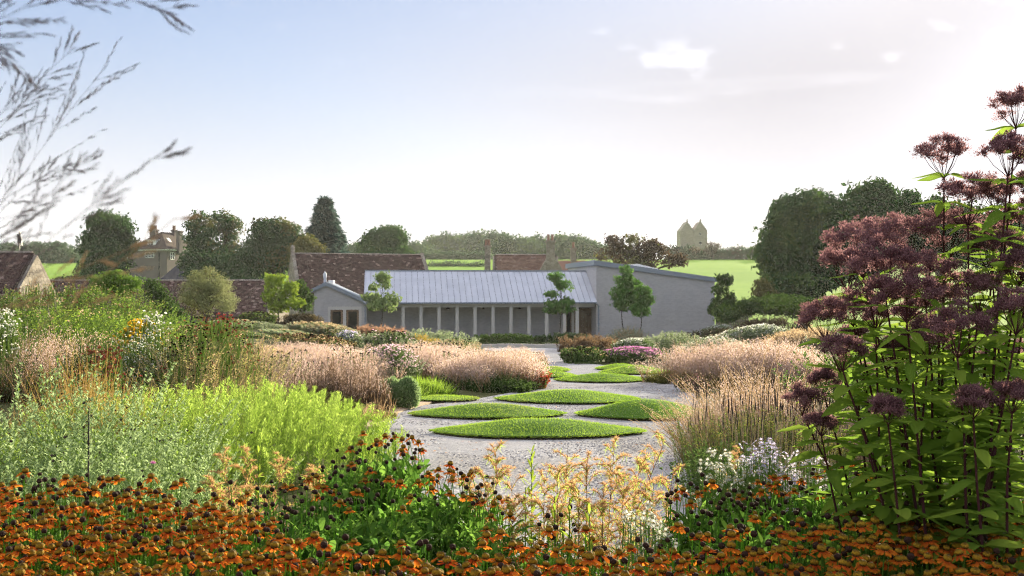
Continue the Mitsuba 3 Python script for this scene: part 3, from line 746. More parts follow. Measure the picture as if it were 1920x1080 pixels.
def limbs(acc, base, lobes, r0, n, top_frac=0.9, pal='bark', sides=6):
    """A tapered trunk with limbs that fork into the crown."""
    L = np.array(lobes); cen = L[:, :3].mean(0); top = np.array([cen[0], cen[1], (L[:, 2] + L[:, 5] * 0.5 * top_frac).max()])
    k = 9; t = np.linspace(0, 1, k)[:, None]
    P = base + (top - base) * t; P[1:-1, :2] += np.cumsum(rng.normal(0, 1, (k - 2, 2)), 0) * 0.018 * np.linalg.norm(top - base)
    rad = r0 * (1 - 0.93 * t[:, 0]) ** 0.9; rad[0] *= 1.35
    acc.add(tubes(P[None], rad[None], sides), pal, .5)
    z0 = (L[:, 2] - L[:, 5]).min()
    paths, rr = [], []
    for q in range(n):
        l = L[rng.integers(len(L))]; e = l[:3] + rand_dir(1)[0] * l[3:] * 0.75
        f = np.clip((e[2] - base[2]) / (top[2] - base[2] + 1e-6) - rng.uniform(.15, .45), max(0.12, (z0 - base[2]) / (top[2] - base[2] + 1e-6) * 0.9), .9)
        s = np.array([np.interp(f, t[:, 0], P[:, i]) for i in range(3)]); rs = np.interp(f, t[:, 0], rad) * .55
        m = (s + e) / 2 + np.array([0, 0, 0.12 * np.linalg.norm(e - s)]) + rng.normal(0, .05, 3) * np.linalg.norm(e - s)
        u = np.linspace(0, 1, 5)[:, None]; path = (1 - u) ** 2 * s + 2 * u * (1 - u) * m + u ** 2 * e
        paths.append(path); rr.append(np.maximum(rs * (1 - .9 * u[:, 0]), .012))
    if n: acc.add(tubes(np.array(paths), np.array(rr), 4), pal, .4)


def tree(name, label, d, lobes_px, base_px, n, leaf, pal, clump=None, gap=0.42, trunk=None, group=None, cat='tree', extra=None, per=22, deep=1.0, droop=-.2, nlimb=14, dj=0.35, aspect=.62, boughs=7):
    """lobes_px: (column, row, half width, half height) of each rounded lobe as seen in the photograph, at the distance d."""
    key = numbered(name); tag(key, label, cat, group)
    lobes = []
    for i, (px, py, rx, rz) in enumerate(lobes_px):
        yy = d + (rng.uniform(-dj, dj) * rx / F * d if i else 0)
        lobes.append((X(px, yy), yy, Z(py, yy), rx / F * yy, rx / F * yy * deep, rz / F * yy))
    bx = X(base_px, d); base = np.array([bx, d, gz(bx, d) - .1])
    for l in list(lobes):                        # smaller boughs that break the outline
        for e in rand_dir(boughs, -.5, 1):
            s = rng.uniform(.26, .42); lobes.append((l[0] + e[0] * l[3] * .86, l[1] + e[1] * l[4] * .86, l[2] + e[2] * l[5] * .86, l[3] * s, l[4] * s, l[5] * s))
    tr = Acc(); limbs(tr, base, lobes, trunk or 0.012 * np.mean([l[3] for l in lobes]) * 6, nlimb); tr.put(f'{key}__trunk', 'solid_skin', True)
    clump = clump or leaf * 1.25
    c, pos, out, tone = crown_points(lobes, n, per, clump, gap, d)
    acc = Acc(); m = len(pos)
    dirs = unit(np.cross(out, rand_dir(m)) + .35 * out + [0, 0, droop]); nrm = unit(out + .45 * rand_dir(m) + [0, 0, .35])
    palb = extra
    sel = (meshkit.fbm(pos / 2.5 + 5, 2) + .25 * rng.random(m) > .72) if palb else np.zeros(m, bool)
    for q, pl in ((~sel, pal), (sel, palb)):
        if q.any(): acc.add(rhombs(pos[q], dirs[q], nrm[q], leaf * R(.7, 1.3, int(q.sum())), leaf * aspect * R(.7, 1.3, int(q.sum()))), pl, rep(tone[q], 4))
    acc.put(f'{key}__crown', 'tree_skin')
    return key


# left background
tree('oak_tree', 'dense upright dark green tree left of the brown house', 118, [(202, 425, 36, 28), (190, 462, 34, 30), (215, 465, 30, 30), (200, 500, 38, 32), (196, 530, 36, 26)], 205, 19000, .5, 'dark_leaf', gap=.40, extra='mid_leaf', trunk=.4)
tree('birch_tree', 'left of the twin tall light-crowned trees right of the brown house', 128, [(378, 420, 24, 27), (368, 450, 22, 25), (392, 455, 26, 28), (372, 490, 26, 30)], 382, 6500, .42, 'dark_leaf', gap=.55, extra='olive_leaf', trunk=.22)
tree('birch_tree', 'right of the twin tall light-crowned trees, sky showing through it', 127, [(425, 415, 24, 26), (430, 445, 22, 22), (414, 440, 20, 22), (420, 480, 26, 30)], 418, 5500, .42, 'dark_leaf', gap=.57, extra='olive_leaf', trunk=.22)
tree('evergreen_bush', 'dark evergreen mass at the foot of the twin trees', 122, [(375, 500, 30, 26), (410, 505, 36, 30), (450, 500, 34, 34), (440, 530, 60, 26)], 420, 14000, .44, 'dark_leaf', gap=.33, cat='shrub')
tree('autumn_tree', 'broad yellowing olive tree behind the left end of the large barn', 124, [(500, 450, 34, 36), (530, 445, 28, 32), (480, 480, 32, 34), (520, 480, 40, 34), (560, 465, 26, 24)], 515, 18000, .44, 'dark_leaf', gap=.40, extra='olive_leaf', trunk=.35)
tree('yellow_tree', 'small yellowish tree beside the conifer', 121, [(575, 462, 22, 16), (590, 470, 18, 12), (560, 475, 20, 14)], 575, 4500, .34, 'olive_leaf', gap=.36, trunk=.2)
tree('round_tree', 'rounded green tree behind the ridge of the large barn', 150, [(718, 455, 36, 24), (700, 465, 28, 20), (740, 465, 26, 20), (718, 480, 46, 20)], 718, 11000, .62, 'dark_leaf', gap=.36, extra='mid_leaf', trunk=.35)
tree('hazel_bush', 'dark bush between the left barn and the oak', 100, [(120, 545, 34, 22), (155, 540, 34, 24), (95, 550, 26, 18), (255, 545, 30, 22), (225, 548, 30, 20)], 140, 8000, .3, 'dark_leaf', gap=.34, cat='shrub')
tree('field_tree', 'round tree on the skyline left of the oak', 260, [(110, 472, 20, 15), (104, 486, 22, 14), (120, 488, 18, 13)], 110, 3600, 1.0, 'far_leaf', gap=.40, trunk=.4, group=None)
tree('field_tree', 'hazy low tree on the skyline behind the left barn', 300, [(62, 470, 22, 10), (80, 482, 18, 12), (45, 480, 20, 12)], 62, 3400, 1.0, 'far_leaf', gap=.38, trunk=.4)
tree('field_tree', 'low tree at the far left edge of the skyline', 290, [(10, 470, 18, 9), (-8, 476, 20, 12)], 8, 2600, 1.0, 'far_leaf', gap=.38, trunk=.4)
tree('field_tree', 'small tree peeping out between the round skyline tree and the oak', 280, [(150, 482, 15, 14), (140, 494, 16, 12)], 150, 2400, 1.0, 'far_leaf', gap=.40, trunk=.4)


def conifer(key, label, d, px, top, bot, half, n):
    tag(key, label, 'conifer')
    bx = X(px, d); zt, zb, hw = Z(top, d), Z(bot, d), half / F * d
    z0 = float(gz(bx, d)); h = zt - z0
    Acc().add(tubes(np.array([[[bx, d, z0 - .1], [bx + .05, d, (z0 + zt) / 2], [bx, d, zt]]]), [.38, .22, .03], 7), 'bark', .4).put(f'{key}__trunk', 'solid_skin', True)
    nb = 420
    f = np.sort(rng.random(nb) ** 0.75); zc = zt - f * (zt - zb); rad = hw * (0.06 + 1.0 * f ** 0.8) * R(.72, 1.12, nb)
    a = R(0, 2 * np.pi, nb); per = n // nb
    t = np.sqrt(rng.random((nb, per))) * 0.98 + .04
    x = bx + np.cos(a)[:, None] * rad[:, None] * t; y = d + np.sin(a)[:, None] * rad[:, None] * t
    z = zc[:, None] - 0.28 * rad[:, None] * t + 0.22 * rad[:, None] * t ** 3
    pos = np.stack([x, y, z], -1) + rng.normal(0, .14, (nb, per, 3)) * [1, 1, .6]
    dirs = np.stack([np.cos(a), np.sin(a), np.full(nb, -.35)], -1)[:, None] + rng.normal(0, .55, (nb, per, 3))
    tone = np.clip(np.repeat(rng.random(nb), per) * .6 + .4 * rng.random(nb * per), 0, 1)
    pos = pos.reshape(-1, 3); m = len(pos)
    Acc().add(rhombs(pos, dirs.reshape(-1, 3), rand_dir(m) * .7 + [0, 0, 1], R(.5, .9, m), R(.2, .34, m)), 'conifer', rep(tone, 4)).put(f'{key}__crown', 'tree_skin')


conifer('conifer_tree', 'tall blue-green conifer behind the large barn', 135, 609, 371, 490, 42, 16000)
# the wooded skyline beyond the field, each tree its own
sky_trees = [(772, 470, 18, 20, 340), (795, 470, 18, 18, 360), (818, 458, 22, 20, 420), (848, 452, 26, 22, 420), (880, 456, 22, 22, 430), (905, 452, 24, 24, 410), (930, 452, 22, 22, 400), (955, 458, 26, 24, 330),
             (985, 460, 26, 24, 330), (1010, 456, 20, 22, 350), (1050, 458, 22, 22, 360), (1075, 456, 22, 22, 340), (1098, 464, 24, 22, 330), (1120, 470, 22, 18, 330), (1145, 478, 24, 16, 325), (690, 468, 18, 16, 300), (660, 470, 20, 16, 290)]
words_ = ['leftmost woodland tree behind the barn end', 'woodland tree right of the leftmost one on the skyline', 'pale hazy woodland tree with a flat top', 'tallest hazy skyline tree above the pale field strip', 'skyline tree just left of the chimney pair',
          'skyline tree directly behind the left chimney', 'skyline tree right of the left chimney', 'darker woodland tree above the lichened roof', 'darker woodland tree over the middle of the lichened roof', 'pale woodland tree left of the wide chimney',
          'woodland tree right of the wide chimney', 'woodland tree behind the narrow right chimney', 'woodland tree right of the narrow chimney', 'low woodland tree left of the copper tree', 'low woodland bush behind the copper tree', 'low tree left of the round tree behind the barn', 'low tree just right of the conifer']
for (px, py, rx, rz, d), wd in zip(sky_trees, words_):
    tree('woodland_tree', wd, d, [(px, py + 4, rx, rz * .75), (px - rx * .5, py + 16, rx * .8, rz * .7), (px + rx * .5, py + 18, rx * .8, rz * .7)], px, 3400, .0034 * d, 'far_leaf', gap=.36, trunk=.35, nlimb=6, group='trees on the wooded skyline', extra='mid_leaf')
# field hedges
def hedge(name, label, pts, d, h_px, n, leaf, pal, gap=.36, extra=None, kind=None, cat='hedge'):
    key = numbered(name); tag(key, label, cat, kind=kind)
    acc = Acc(); lob = []
    for px, py, rx in pts: lob.append((X(px, d), d, Z(py, d), rx / F * d, max(1.2, rx / F * d * .6), h_px / F * d * rng.uniform(.8, 1.2)))
    c, pos, out, tone = crown_points(lob, n, 12, leaf * 1.6, gap, d); m = len(pos)
    sel = (meshkit.fbm(pos / 2.5 + 5, 2) + .25 * rng.random(m) > .72) if extra else np.zeros(m, bool)
    for q, pl in ((~sel, pal), (sel, extra)):
        if q.any(): acc.add(rhombs(pos[q], unit(out[q] + [0, 0, .3]), unit(rand_dir(int(q.sum())) + [0, 0, 1]), leaf * R(.7, 1.3, int(q.sum())), leaf * .6), pl, rep(tone[q], 4))
    acc.put(f'{key}__foliage', 'tree_skin')
    st = []
    for l in lob:
        g0 = gz(l[0], l[1]); st.append([[l[0], l[1], g0 - .1], [l[0] + .1, l[1], (g0 + l[2]) / 2], [l[0], l[1], max(l[2], g0 + .3)]])
    Acc().add(tubes(np.array(st), [.14, .1, .05], 4), 'bark', .3).put(f'{key}__stems', 'solid_skin')


hedge('field_hedge', 'long dark hedge along the top of the green field below the tower', [(px, 478 + (px - 1340) ** 2 / 30000 + 2 * math.sin(px), 16) for px in range(1255, 1440, 13)], 288, 11, 9000, .62, 'far_leaf', extra='copper')
hedge('field_hedge', 'dark hedge line across the pale field left of the stone house', [(px, 503, 13) for px in range(795, 905, 15)], 240, 8, 4000, .5, 'far_leaf')
hedge('field_hedge', 'dark hedge at the far edge of the pale field strip', [(px, 484, 15) for px in range(770, 925, 12)], 300, 8, 5000, .65, 'far_leaf')
tree('hedge_tree', 'little bare-topped tree rising from the hedge right of the tower', 286, [(1337, 462, 9, 9), (1330, 472, 8, 8)], 1337, 900, .55, 'copper', gap=.47, trunk=.3, nlimb=8)
tree('hedge_tree', 'hedge bush with a rounded top at the right end of the field', 280, [(1440, 468, 14, 14), (1430, 480, 14, 12)], 1440, 1800, .6, 'far_leaf', gap=.4, trunk=.3, nlimb=6)
tree('copper_tree', 'open reddish-brown tree behind the sloping zinc roof', 105, [(1150, 470, 26, 22), (1180, 466, 22, 24), (1215, 466, 26, 24), (1180, 490, 44, 20), (1235, 478, 26, 20), (1262, 490, 22, 14)], 1195, 7500, .34, 'copper', gap=.58, extra='olive_leaf', trunk=.22, nlimb=42, clump=.42)
# big trees at right
tree('lime_tree', 'broad dark green tree at the right end of the field', 92, [(1515, 400, 54, 38), (1480, 440, 44, 42), (1535, 445, 50, 44), (1470, 490, 44, 40), (1520, 500, 52, 46), (1490, 535, 56, 30)], 1500, 36000, .50, 'dark_leaf', gap=.39, extra='mid_leaf', trunk=.45)
tree('lime_tree', 'tall dark green tree behind the purple flowers, right of the broad tree', 97, [(1630, 380, 34, 34), (1600, 410, 40, 36), (1650, 420, 40, 40), (1610, 470, 60, 56), (1570, 440, 34, 44)], 1620, 32000, .54, 'dark_leaf', gap=.39, extra='mid_leaf', trunk=.45)
tree('lime_tree', 'lower dark tree at the right, mostly hidden by the purple flowers', 100, [(1690, 395, 40, 26), (1740, 420, 50, 40), (1700, 450, 60, 50), (1800, 440, 60, 60), (1870, 450, 60, 60)], 1740, 26000, .54, 'dark_leaf', gap=.38, extra='mid_leaf', trunk=.4)
tree('laurel_bush', 'bright green rounded shrub mass right of the brick block', 74, [(1420, 575, 36, 16), (1460, 572, 36, 17), (1500, 575, 40, 18), (1390, 580, 22, 14), (1545, 580, 36, 18), (1362, 590, 22, 14)], 1440, 15000, .2, 'meadow', gap=.30, cat='shrub', extra='mid_leaf')
tree('yellow_shrub', 'yellow-green bush at the foot of the broad dark tree', 86, [(1430, 545, 16, 20), (1445, 560, 16, 16)], 1432, 2500, .24, 'olive_leaf', gap=.38, cat='shrub')

# young trees before the gallery
def young(label, px, d, tiers, n, pal, base, leaf=.26, tr=.05, gap=.52):
    return tree('young_tree', label, d, tiers, px, int(n * .62), leaf, pal, gap=gap, trunk=tr, nlimb=16, clump=.17, dj=.25, droop=-.5, per=14, boughs=2, group='young trees planted before the buildings')


young('bright lime green young tree left of the gabled wing', 524, 66, [(516, 524, 17, 15), (508, 550, 15, 14), (534, 548, 17, 14), (548, 540, 14, 12), (520, 572, 24, 12), (545, 565, 18, 12)], 4200, 'lime_leaf', 600, tr=.06)
young('darker green young tree touching the left wall of the gabled wing', 568, 69, [(565, 540, 14, 14), (572, 558, 15, 16), (566, 574, 18, 12)], 2600, 'mid_leaf', 600)
young('pale thin young tree in front of the left end of the zinc roof', 714, 71, [(718, 520, 14, 11), (705, 535, 9, 6), (722, 540, 9, 9), (700, 558, 17, 7), (730, 560, 18, 7), (716, 573, 30, 7)], 2900, 'pale_leaf', 640, gap=.53)
young('tiered dark green young tree in front of the gallery doors', 1046, 72, [(1043, 520, 12, 9), (1056, 536, 13, 8), (1034, 551, 12, 6), (1048, 569, 26, 5), (1062, 565, 11, 6), (1036, 579, 18, 6), (1060, 578, 15, 6)], 2900, 'sapling', 640, gap=.53)
young('taller and left of the two young trees against the blank brick wall', 1174, 73, [(1174, 508, 9, 11), (1172, 526, 20, 12), (1186, 540, 18, 14), (1164, 545, 17, 12), (1172, 565, 24, 14), (1190, 560, 16, 12)], 5200, 'sapling', 640, gap=.50)
young('shorter and right of the two young trees against the blank brick wall', 1203, 71, [(1203, 545, 14, 11), (1206, 562, 16, 12), (1200, 580, 16, 9)], 2800, 'sapling', 640, gap=.50)
young('young tree at the right corner of the brick block with yellowish top', 1354, 75, [(1358, 522, 15, 12), (1350, 540, 15, 12), (1362, 560, 18, 14), (1345, 575, 16, 14), (1372, 580, 18, 14)], 4200, 'mid_leaf', 640, gap=.48)
tree('round_shrub', 'large round grey-green shrub with many fine stems at left', 44, [(385, 545, 42, 34), (370, 560, 40, 34), (408, 560, 40, 34), (388, 525, 30, 22)], 384, 15000, .085, 'grey_leaf', gap=.36, trunk=.07, nlimb=46, clump=.13, cat='shrub', extra='olive_leaf', droop=.3, aspect=.4)
tree('dark_shrub', 'dark leafy shrub left of the round grey-green shrub', 46, [(290, 545, 20, 18), (310, 570, 22, 20), (325, 590, 24, 16)], 305, 4500, .12, 'mid_leaf', gap=.33, trunk=.05, cat='shrub', extra='dark_leaf')
tree('leafy_shrub', 'pale green feathery shrub standing up from the meadow bank', 36, [(185, 528, 14, 12), (215, 525, 16, 14), (245, 532, 14, 12), (195, 545, 26, 14), (235, 548, 22, 12)], 215, 4200, .10, 'meadow', gap=.36, trunk=.04, cat='shrub')

# ------------------------------------------------------------------ perennial drifts
def spots(cx, cy, ax, ay, n, clumpy=0.0):
    """n points in an uneven oval on the ground and how near each is to its edge."""
    a, r = R(0, 2 * np.pi, n), np.sqrt(rng.random(n))
    wob = 1 + 0.16 * np.sin(3 * a + cx * 3) + 0.10 * np.sin(5 * a + cy * 2)
    if clumpy:
        m = max(3, int(n * clumpy)); k = rng.integers(m, size=n); a, r, wob = a[:m][k], r[:m][k], wob[:m][k]
    x, y = cx + ax * r * wob * np.cos(a), cy + ay * r * wob * np.sin(a)
    return x, y, r


def place(px, half, d, top):
    x = X(px, d); return x, d, half / F * d, Z(top, d) - float(gz(x, d))


def dsize(real, d, k=1.15): return max(real, d / 1000 * k)     # nothing thinner than about a pixel of the picture


def profile(r, edge=.45): return 1 - edge * r ** 3


def grass(key, label, px, half, d, ay, top, n=2500, stems=350, seeds=22, blade='meadow', stem='straw', seed='pink_haze', seed_px=1.0, lean=(0, 0), spread=.35, blade_h=.62, plume=.45, kind='stuff', cat='ornamental grass', dots=None, airy=1.0, hvar=.13):
    key = numbered(key); tag(key, label, cat, kind=kind)
    cx, cy, ax, h = place(px, half, d, top)
    x, y, r = spots(cx, cy, ax, ay, n, .03); g = gz(x, y); H = h * profile(r)
    base = np.column_stack([x + rng.normal(0, .05, n), y + rng.normal(0, .05, n), g])
    dr_ = np.column_stack([rng.normal(0, spread, n) + lean[0] * .5, rng.normal(0, spread, n) + lean[1] * .5, np.ones(n)])
    acc = Acc(); tone = np.clip(meshkit.fbm(base * [1.2, 1.2, 0], 2) * .6 + .5 * rng.random(n) - .05, 0, 1)
    acc.add(ribbons(base, dr_, H * blade_h * R(.7, 1.15, n), dsize(.006, d, .9), R(.1, .5, n), 2), blade, rep(tone, 5))
    acc.put(f'{key}__blades')
    if stems:
        m = stems; x, y, r = spots(cx, cy, ax, ay, m, .12); g = gz(x, y); H = h * profile(r) * (1 + rng.normal(0, hvar, m))
        base = np.column_stack([x + rng.normal(0, .06, m), y + rng.normal(0, .06, m), g])
        dd = unit(np.column_stack([rng.normal(0, spread * .55, m) + lean[0], rng.normal(0, spread * .55, m) + lean[1], np.ones(m)]))
        t = np.linspace(0, 1, 5)
        P = base[:, None] + dd[:, None] * (H[:, None] * t)[..., None]; P[..., :2] += (dd[:, None, :2] * (t ** 2.2)[None, :, None]) * H[:, None, None] * .5
        P[..., 2] -= .08 * H[:, None] * t ** 3
        acc = Acc(); acc.add(tubes(P, dsize(.0022, d, .38) * np.array([1, 1, .8, .6, .4])), stem, rep(rng.random(m), 15))
        if seeds:
            f = 1 - plume * rng.random((m, seeds)) ** .8
            i = np.clip((f * 4).astype(int), 0, 3); w = f * 4 - i; k = np.arange(m)[:, None]
            q = P[k, i] * (1 - w)[..., None] + P[k, i + 1] * w[..., None]
            sp = (.012 + .11 * airy * np.sin(np.pi * np.clip((1 - f) / plume, .02, 1)) ** .7) * np.clip(h, .5, 1.2)
            q = q + rng.normal(0, 1, q.shape) * sp[..., None] * [.8, .8, .6]
            q = q.reshape(-1, 3); s = dsize(.008, d, seed_px); nq = len(q)
            acc.add(rhombs(q, unit(np.repeat(dd, seeds, 0) + .6 * rand_dir(nq)), rand_dir(nq), s * R(1.2, 2.2, nq), s * R(.5, .9, nq)), seed, rep(np.clip(np.repeat(rng.random(m), seeds) * .5 + .5 * rng.random(nq), 0, 1), 4))
        acc.put(f'{key}__plumes')
    if dots:
        for nm, cnt, size, pal in dots: heads(key, nm, cx, cy, ax, ay, h, cnt, size, pal, d)
    return key


def heads(key, nm, cx, cy, ax, ay, h, n, size, pal, d, low=.82, high=1.1, flat=.8, stem='green_stem'):
    """Flower or seed heads on their own stalks over a drift."""
    x, y, r = spots(cx, cy, ax * .97, ay * .97, n, .25); x = x + rng.normal(0, .08, n); y = y + rng.normal(0, .08, n)
    z = gz(x, y) + h * profile(r) * R(low, high, n); p = np.column_stack([x, y, z])
    s = dsize(size, d, .8) * R(.7, 1.25, n)
    acc = Acc(); tn = rng.random(n)
    if pal in ('seed_dark', 'spike_dark', 'rust', 'copper'): acc.add(octas(p, np.column_stack([s, s, s * flat])), pal, rep(tn, 6))
    else:                                             # open flowers: two thin tilted petals each
        for _ in range(2):
            dd = rand_dir(n, -.3, .5); acc.add(rhombs(p - dd * s[:, None], dd, rand_dir(n, .2, 1), s * 2, s * 1.7), pal, rep(tn, 4))
    acc.put(f'{key}__{nm}')
    labels[f'{key}__{nm}'] = {'label': nm.replace('_', ' '), 'kind': 'stuff'}
    b = p.copy(); b[:, 2] -= R(.2, .45, n) * h; b[:, :2] += rng.normal(0, .03, (n, 2))
    Acc().add(tubes(np.stack([b, p], 1), dsize(.002, d, .3)), stem, rep(rng.random(n), 6)).put(f'{key}__stalks'); labels.setdefault(f'{key}__stalks', {'label': 'thin flower stalks', 'kind': 'stuff'})


def leafy(key, label, px, half, d, ay, top, stems=260, leaves=34, L=.05, W=.012, pal='meadow', stem='green_stem', kind='stuff', cat='perennials', flowers=(), spread=.22, up=.55, edge=.5, from_=.12, k=1, pal2=None, tip=None, h=None, curve=.12):
    key = numbered(key); tag(key, label, cat, kind=kind)
    cx, cy, ax, h0 = place(px, half, d, top); h = h or h0
    x, y, r = spots(cx, cy, ax, ay, stems, .4); a_ = np.arctan2(y - cy, x - cx)
    x = x + rng.normal(0, .04, stems); y = y + rng.normal(0, .04, stems)
    H = h * profile(r, edge) * R(.82, 1.06, stems); base = np.column_stack([x, y, gz(x, y)])
    dd = unit(np.column_stack([rng.normal(0, spread, stems) + .25 * r * np.cos(a_), rng.normal(0, spread, stems) + .25 * r * np.sin(a_), np.ones(stems)]))
    t = np.linspace(0, 1, 4); P = base[:, None] + dd[:, None] * (H[:, None] * t)[..., None]; P[..., :2] += dd[:, None, :2] * (H[:, None] * t ** 2)[..., None] * curve * 4
    acc = Acc().add(tubes(P, dsize(.0025, d, .3) * np.array([1, .9, .7, .4])), stem, rep(rng.random(stems), 12)); acc.put(f'{key}__stems', 'solid_skin')
    f = from_ + (1 - from_) * rng.random((stems, leaves)) ** .8; i = np.clip((f * 3).astype(int), 0, 2); w = f * 3 - i; kk = np.arange(stems)[:, None]
    q = (P[kk, i] * (1 - w)[..., None] + P[kk, i + 1] * w[..., None]).reshape(-1, 3); n = len(q)
    a = R(0, 2 * np.pi, n); ld = np.column_stack([np.cos(a), np.sin(a), np.full(n, up) + rng.normal(0, .25, n)]) + np.repeat(dd, leaves, 0) * .3
    Lr = dsize(L, d, 2.2) * R(.65, 1.25, n) * (1.1 - .45 * f.ravel()); Wr = dsize(W, d, .9) * R(.8, 1.2, n)
    tone = np.clip(np.repeat(rng.random(stems), leaves) * .35 + .35 * rng.random(n) + .3 * f.ravel(), 0, 1)
    second = rng.random(n) < (.25 if pal2 != 'meadow' else .12) if pal2 else np.zeros(n, bool)
    acc = Acc()
    for s, pl in ((~second, pal), (second, pal2)):
        if not s.any(): continue
        if k == 1: acc.add(ribbons(q[s], ld[s], Lr[s], Wr[s], .25, 1), pl, rep(tone[s], 3))
        elif k == 0: acc.add(rhombs(q[s], ld[s], rand_dir(int(s.sum())) * .5 + [0, 0, 1], Lr[s], Wr[s]), pl, rep(tone[s], 4))
        else: acc.add(ribbons(q[s], ld[s], Lr[s], Wr[s], .35, k, 'leaf'), pl, rep(tone[s], 2 * k + 1))
    acc.put(f'{key}__leaves')
    for nm, cnt, size, fp in flowers: heads(key, nm, cx, cy, ax, ay, h, cnt, size, fp, d)
    return key, P, dd


# the left bank
leafy('meadow_plants', 'tall rough green meadow growth along the top of the left bank', 110, 175, 33, 3.2, 536, 700, 46, .11, .03, 'meadow', pal2='olive_leaf', flowers=[('seed_heads', 260, .03, 'straw'), ('rust_seed_heads', 160, .035, 'rust')])
leafy('meadow_plants', 'fresh green leafy growth lower on the left bank behind the yellow flowers', 150, 190, 26, 2.6, 572, 620, 44, .10, .028, 'meadow', pal2='lime_leaf', flowers=[('seed_heads', 160, .03, 'straw')])
leafy('meadow_plants', 'green growth running down the right end of the bank to the round shrub', 320, 60, 32, 3, 590, 260, 40, .09, .025, 'meadow', pal2='mid_leaf')
grass('brown_grass', 'brownish pink grass at the foot of the left bank', 110, 130, 20, 1.6, 622, 2500, 420, 24, 'dark_grass', 'straw', 'pink_haze')
leafy('white_umbels', 'white seed heads at the far left edge of the bank', 2, 26, 19, .8, 592, 60, 26, .08, .03, 'mid_leaf', flowers=[('white_heads', 300, .028, 'white')])
leafy('yellow_flowers', 'bright yellow flower clump on the left bank', 262, 34, 19, .7, 612, 90, 30, .07, .02, 'mid_leaf', flowers=[('yellow_heads', 700, .035, 'yellow')])
leafy('white_umbels', 'white ring-shaped seed heads beside the yellow flowers', 285, 24, 17.6, .5, 600, 46, 22, .07, .02, 'sage', flowers=[('white_heads', 280, .026, 'white')])
leafy('silver_umbels', 'silvery white seed heads below the yellow flowers', 262, 34, 14.6, .7, 640, 90, 30, .06, .016, 'sage', flowers=[('white_heads', 520, .014, 'white')])
leafy('olive_perennials', 'olive green plants with pale flecks left of the silvery seed heads', 195, 60, 16.5, 1.0, 634, 200, 36, .08, .018, 'olive_leaf', flowers=[('pale_heads', 260, .02, 'straw')])
leafy('rust_flowers', 'rust red flower patch in the orange grass at left', 196, 36, 12.4, .5, 666, 90, 24, .07, .016, 'olive_leaf', flowers=[('rust_heads', 240, .028, 'rust'), ('red_heads', 110, .024, 'red_dot')])
grass('orange_grass', 'orange and yellow upright grass behind the silvery plants', 150, 100, 10.6, .8, 672, 3600, 300, 14, 'orange_grass', 'orange_grass', 'muted_rust', seed_px=.7, spread=.18, blade_h=.95, airy=.4)
grass('orange_grass', 'golden green grass fan beside the lime green plants', 242, 34, 9.6, .5, 700, 1500, 40, 8, 'orange_grass', 'orange_grass', 'straw', seed_px=.7, spread=.3, blade_h=1.0, airy=.4)
leafy('dark_dotted_perennials', 'big yellow-green clump covered with dark red buttons', 395, 92, 15, 1.5, 612, 420, 34, .055, .011, 'seedy', pal2='straw', stem='straw', flowers=[('dark_red_buttons', 480, .017, 'seed_dark'), ('red_buttons', 220, .018, 'red_dot')], edge=.35)
leafy('red_flowers', 'small dark red flowers at the top of the dotted clump', 420, 44, 18, .7, 604, 70, 20, .05, .014, 'olive_leaf', flowers=[('red_heads', 420, .026, 'red_dot')])
grass('pale_grass', 'pale grass tufts right of the dotted clump', 475, 50, 22, 1.4, 640, 1500, 260, 22, 'straw', 'straw', 'straw')
# pink grasses in the middle
grass('pink_grass', 'pink plumed grass ending at the red plant by the gravel', 925, 96, 24, 1.7, 657, 6500, 900, 34, 'mid_leaf', 'straw', 'pink_haze', seed_px=.7, airy=1.25, blade_h=.78, plume=.38)
grass('pink_grass', 'far end of the pink grass bed beside the gravel', 972, 46, 34, 1.6, 655, 1800, 360, 26, 'mid_leaf', 'straw', 'pink_haze', seed_px=.7, airy=1.2)
grass('pink_grass', 'pink plumed grass behind the green tuft', 795, 90, 27, 1.8, 652, 3600, 700, 32, 'olive_leaf', 'straw', 'pink_haze', seed_px=.8, airy=1.2, dots=[('dark_seed_heads', 46, .03, 'seed_dark')])
grass('pink_grass', 'wide pale pink plumed grass left of the pink flowers', 625, 105, 23, 1.7, 656, 3200, 900, 34, 'straw', 'straw', 'pink_haze', seed_px=.8, airy=1.2, dots=[('dark_seed_heads', 70, .028, 'seed_dark')])
grass('pink_grass', 'pink brown grass with dark seed heads right of the dotted clump', 530, 60, 19, 1.2, 662, 1800, 420, 30, 'straw', 'brown_stem', 'pink_haze', seed_px=.8, dots=[('dark_seed_heads', 150, .024, 'seed_dark')])
grass('pink_grass', 'far pink grass with dark seed heads behind the pink flowers', 800, 120, 33, 2.2, 645, 2400, 620, 26, 'straw', 'straw', 'pink_haze', seed_px=.8, dots=[('dark_seed_heads', 90, .035, 'seed_dark')])
grass('pink_grass', 'far pale grass left of the pink flowers', 600, 110, 30, 2.2, 646, 2400, 620, 26, 'straw', 'straw', 'pink_haze', seed_px=.8)
grass('brown_stem_grass', 'upright brown stems in front of the pink grass', 640, 88, 17.6, 1.0, 678, 2600, 700, 12, 'brown_stem', 'brown_stem', 'pink_haze', seed_px=.7, spread=.10, blade_h=.9, airy=.5)
leafy('low_undergrowth', 'low green growth between the orange flowers and the gravel', 1080, 330, 4.75, .45, 985, 330, 26, .055, .014, 'helenium_leaf', pal2='tan', k=2)
leafy('green_perennials', 'green growth behind the tall purple plants at right', 1770, 230, 13, 1.8, 610, 620, 40, .10, .03, 'mid_leaf', pal2='meadow', k=0)
grass('low_grass', 'low sparse grass at the edge of the bed by the sandstone edging', 705, 34, 16.2, .6, 748, 900, 60, 8, 'olive_leaf', 'straw', 'straw', seed_px=.6)
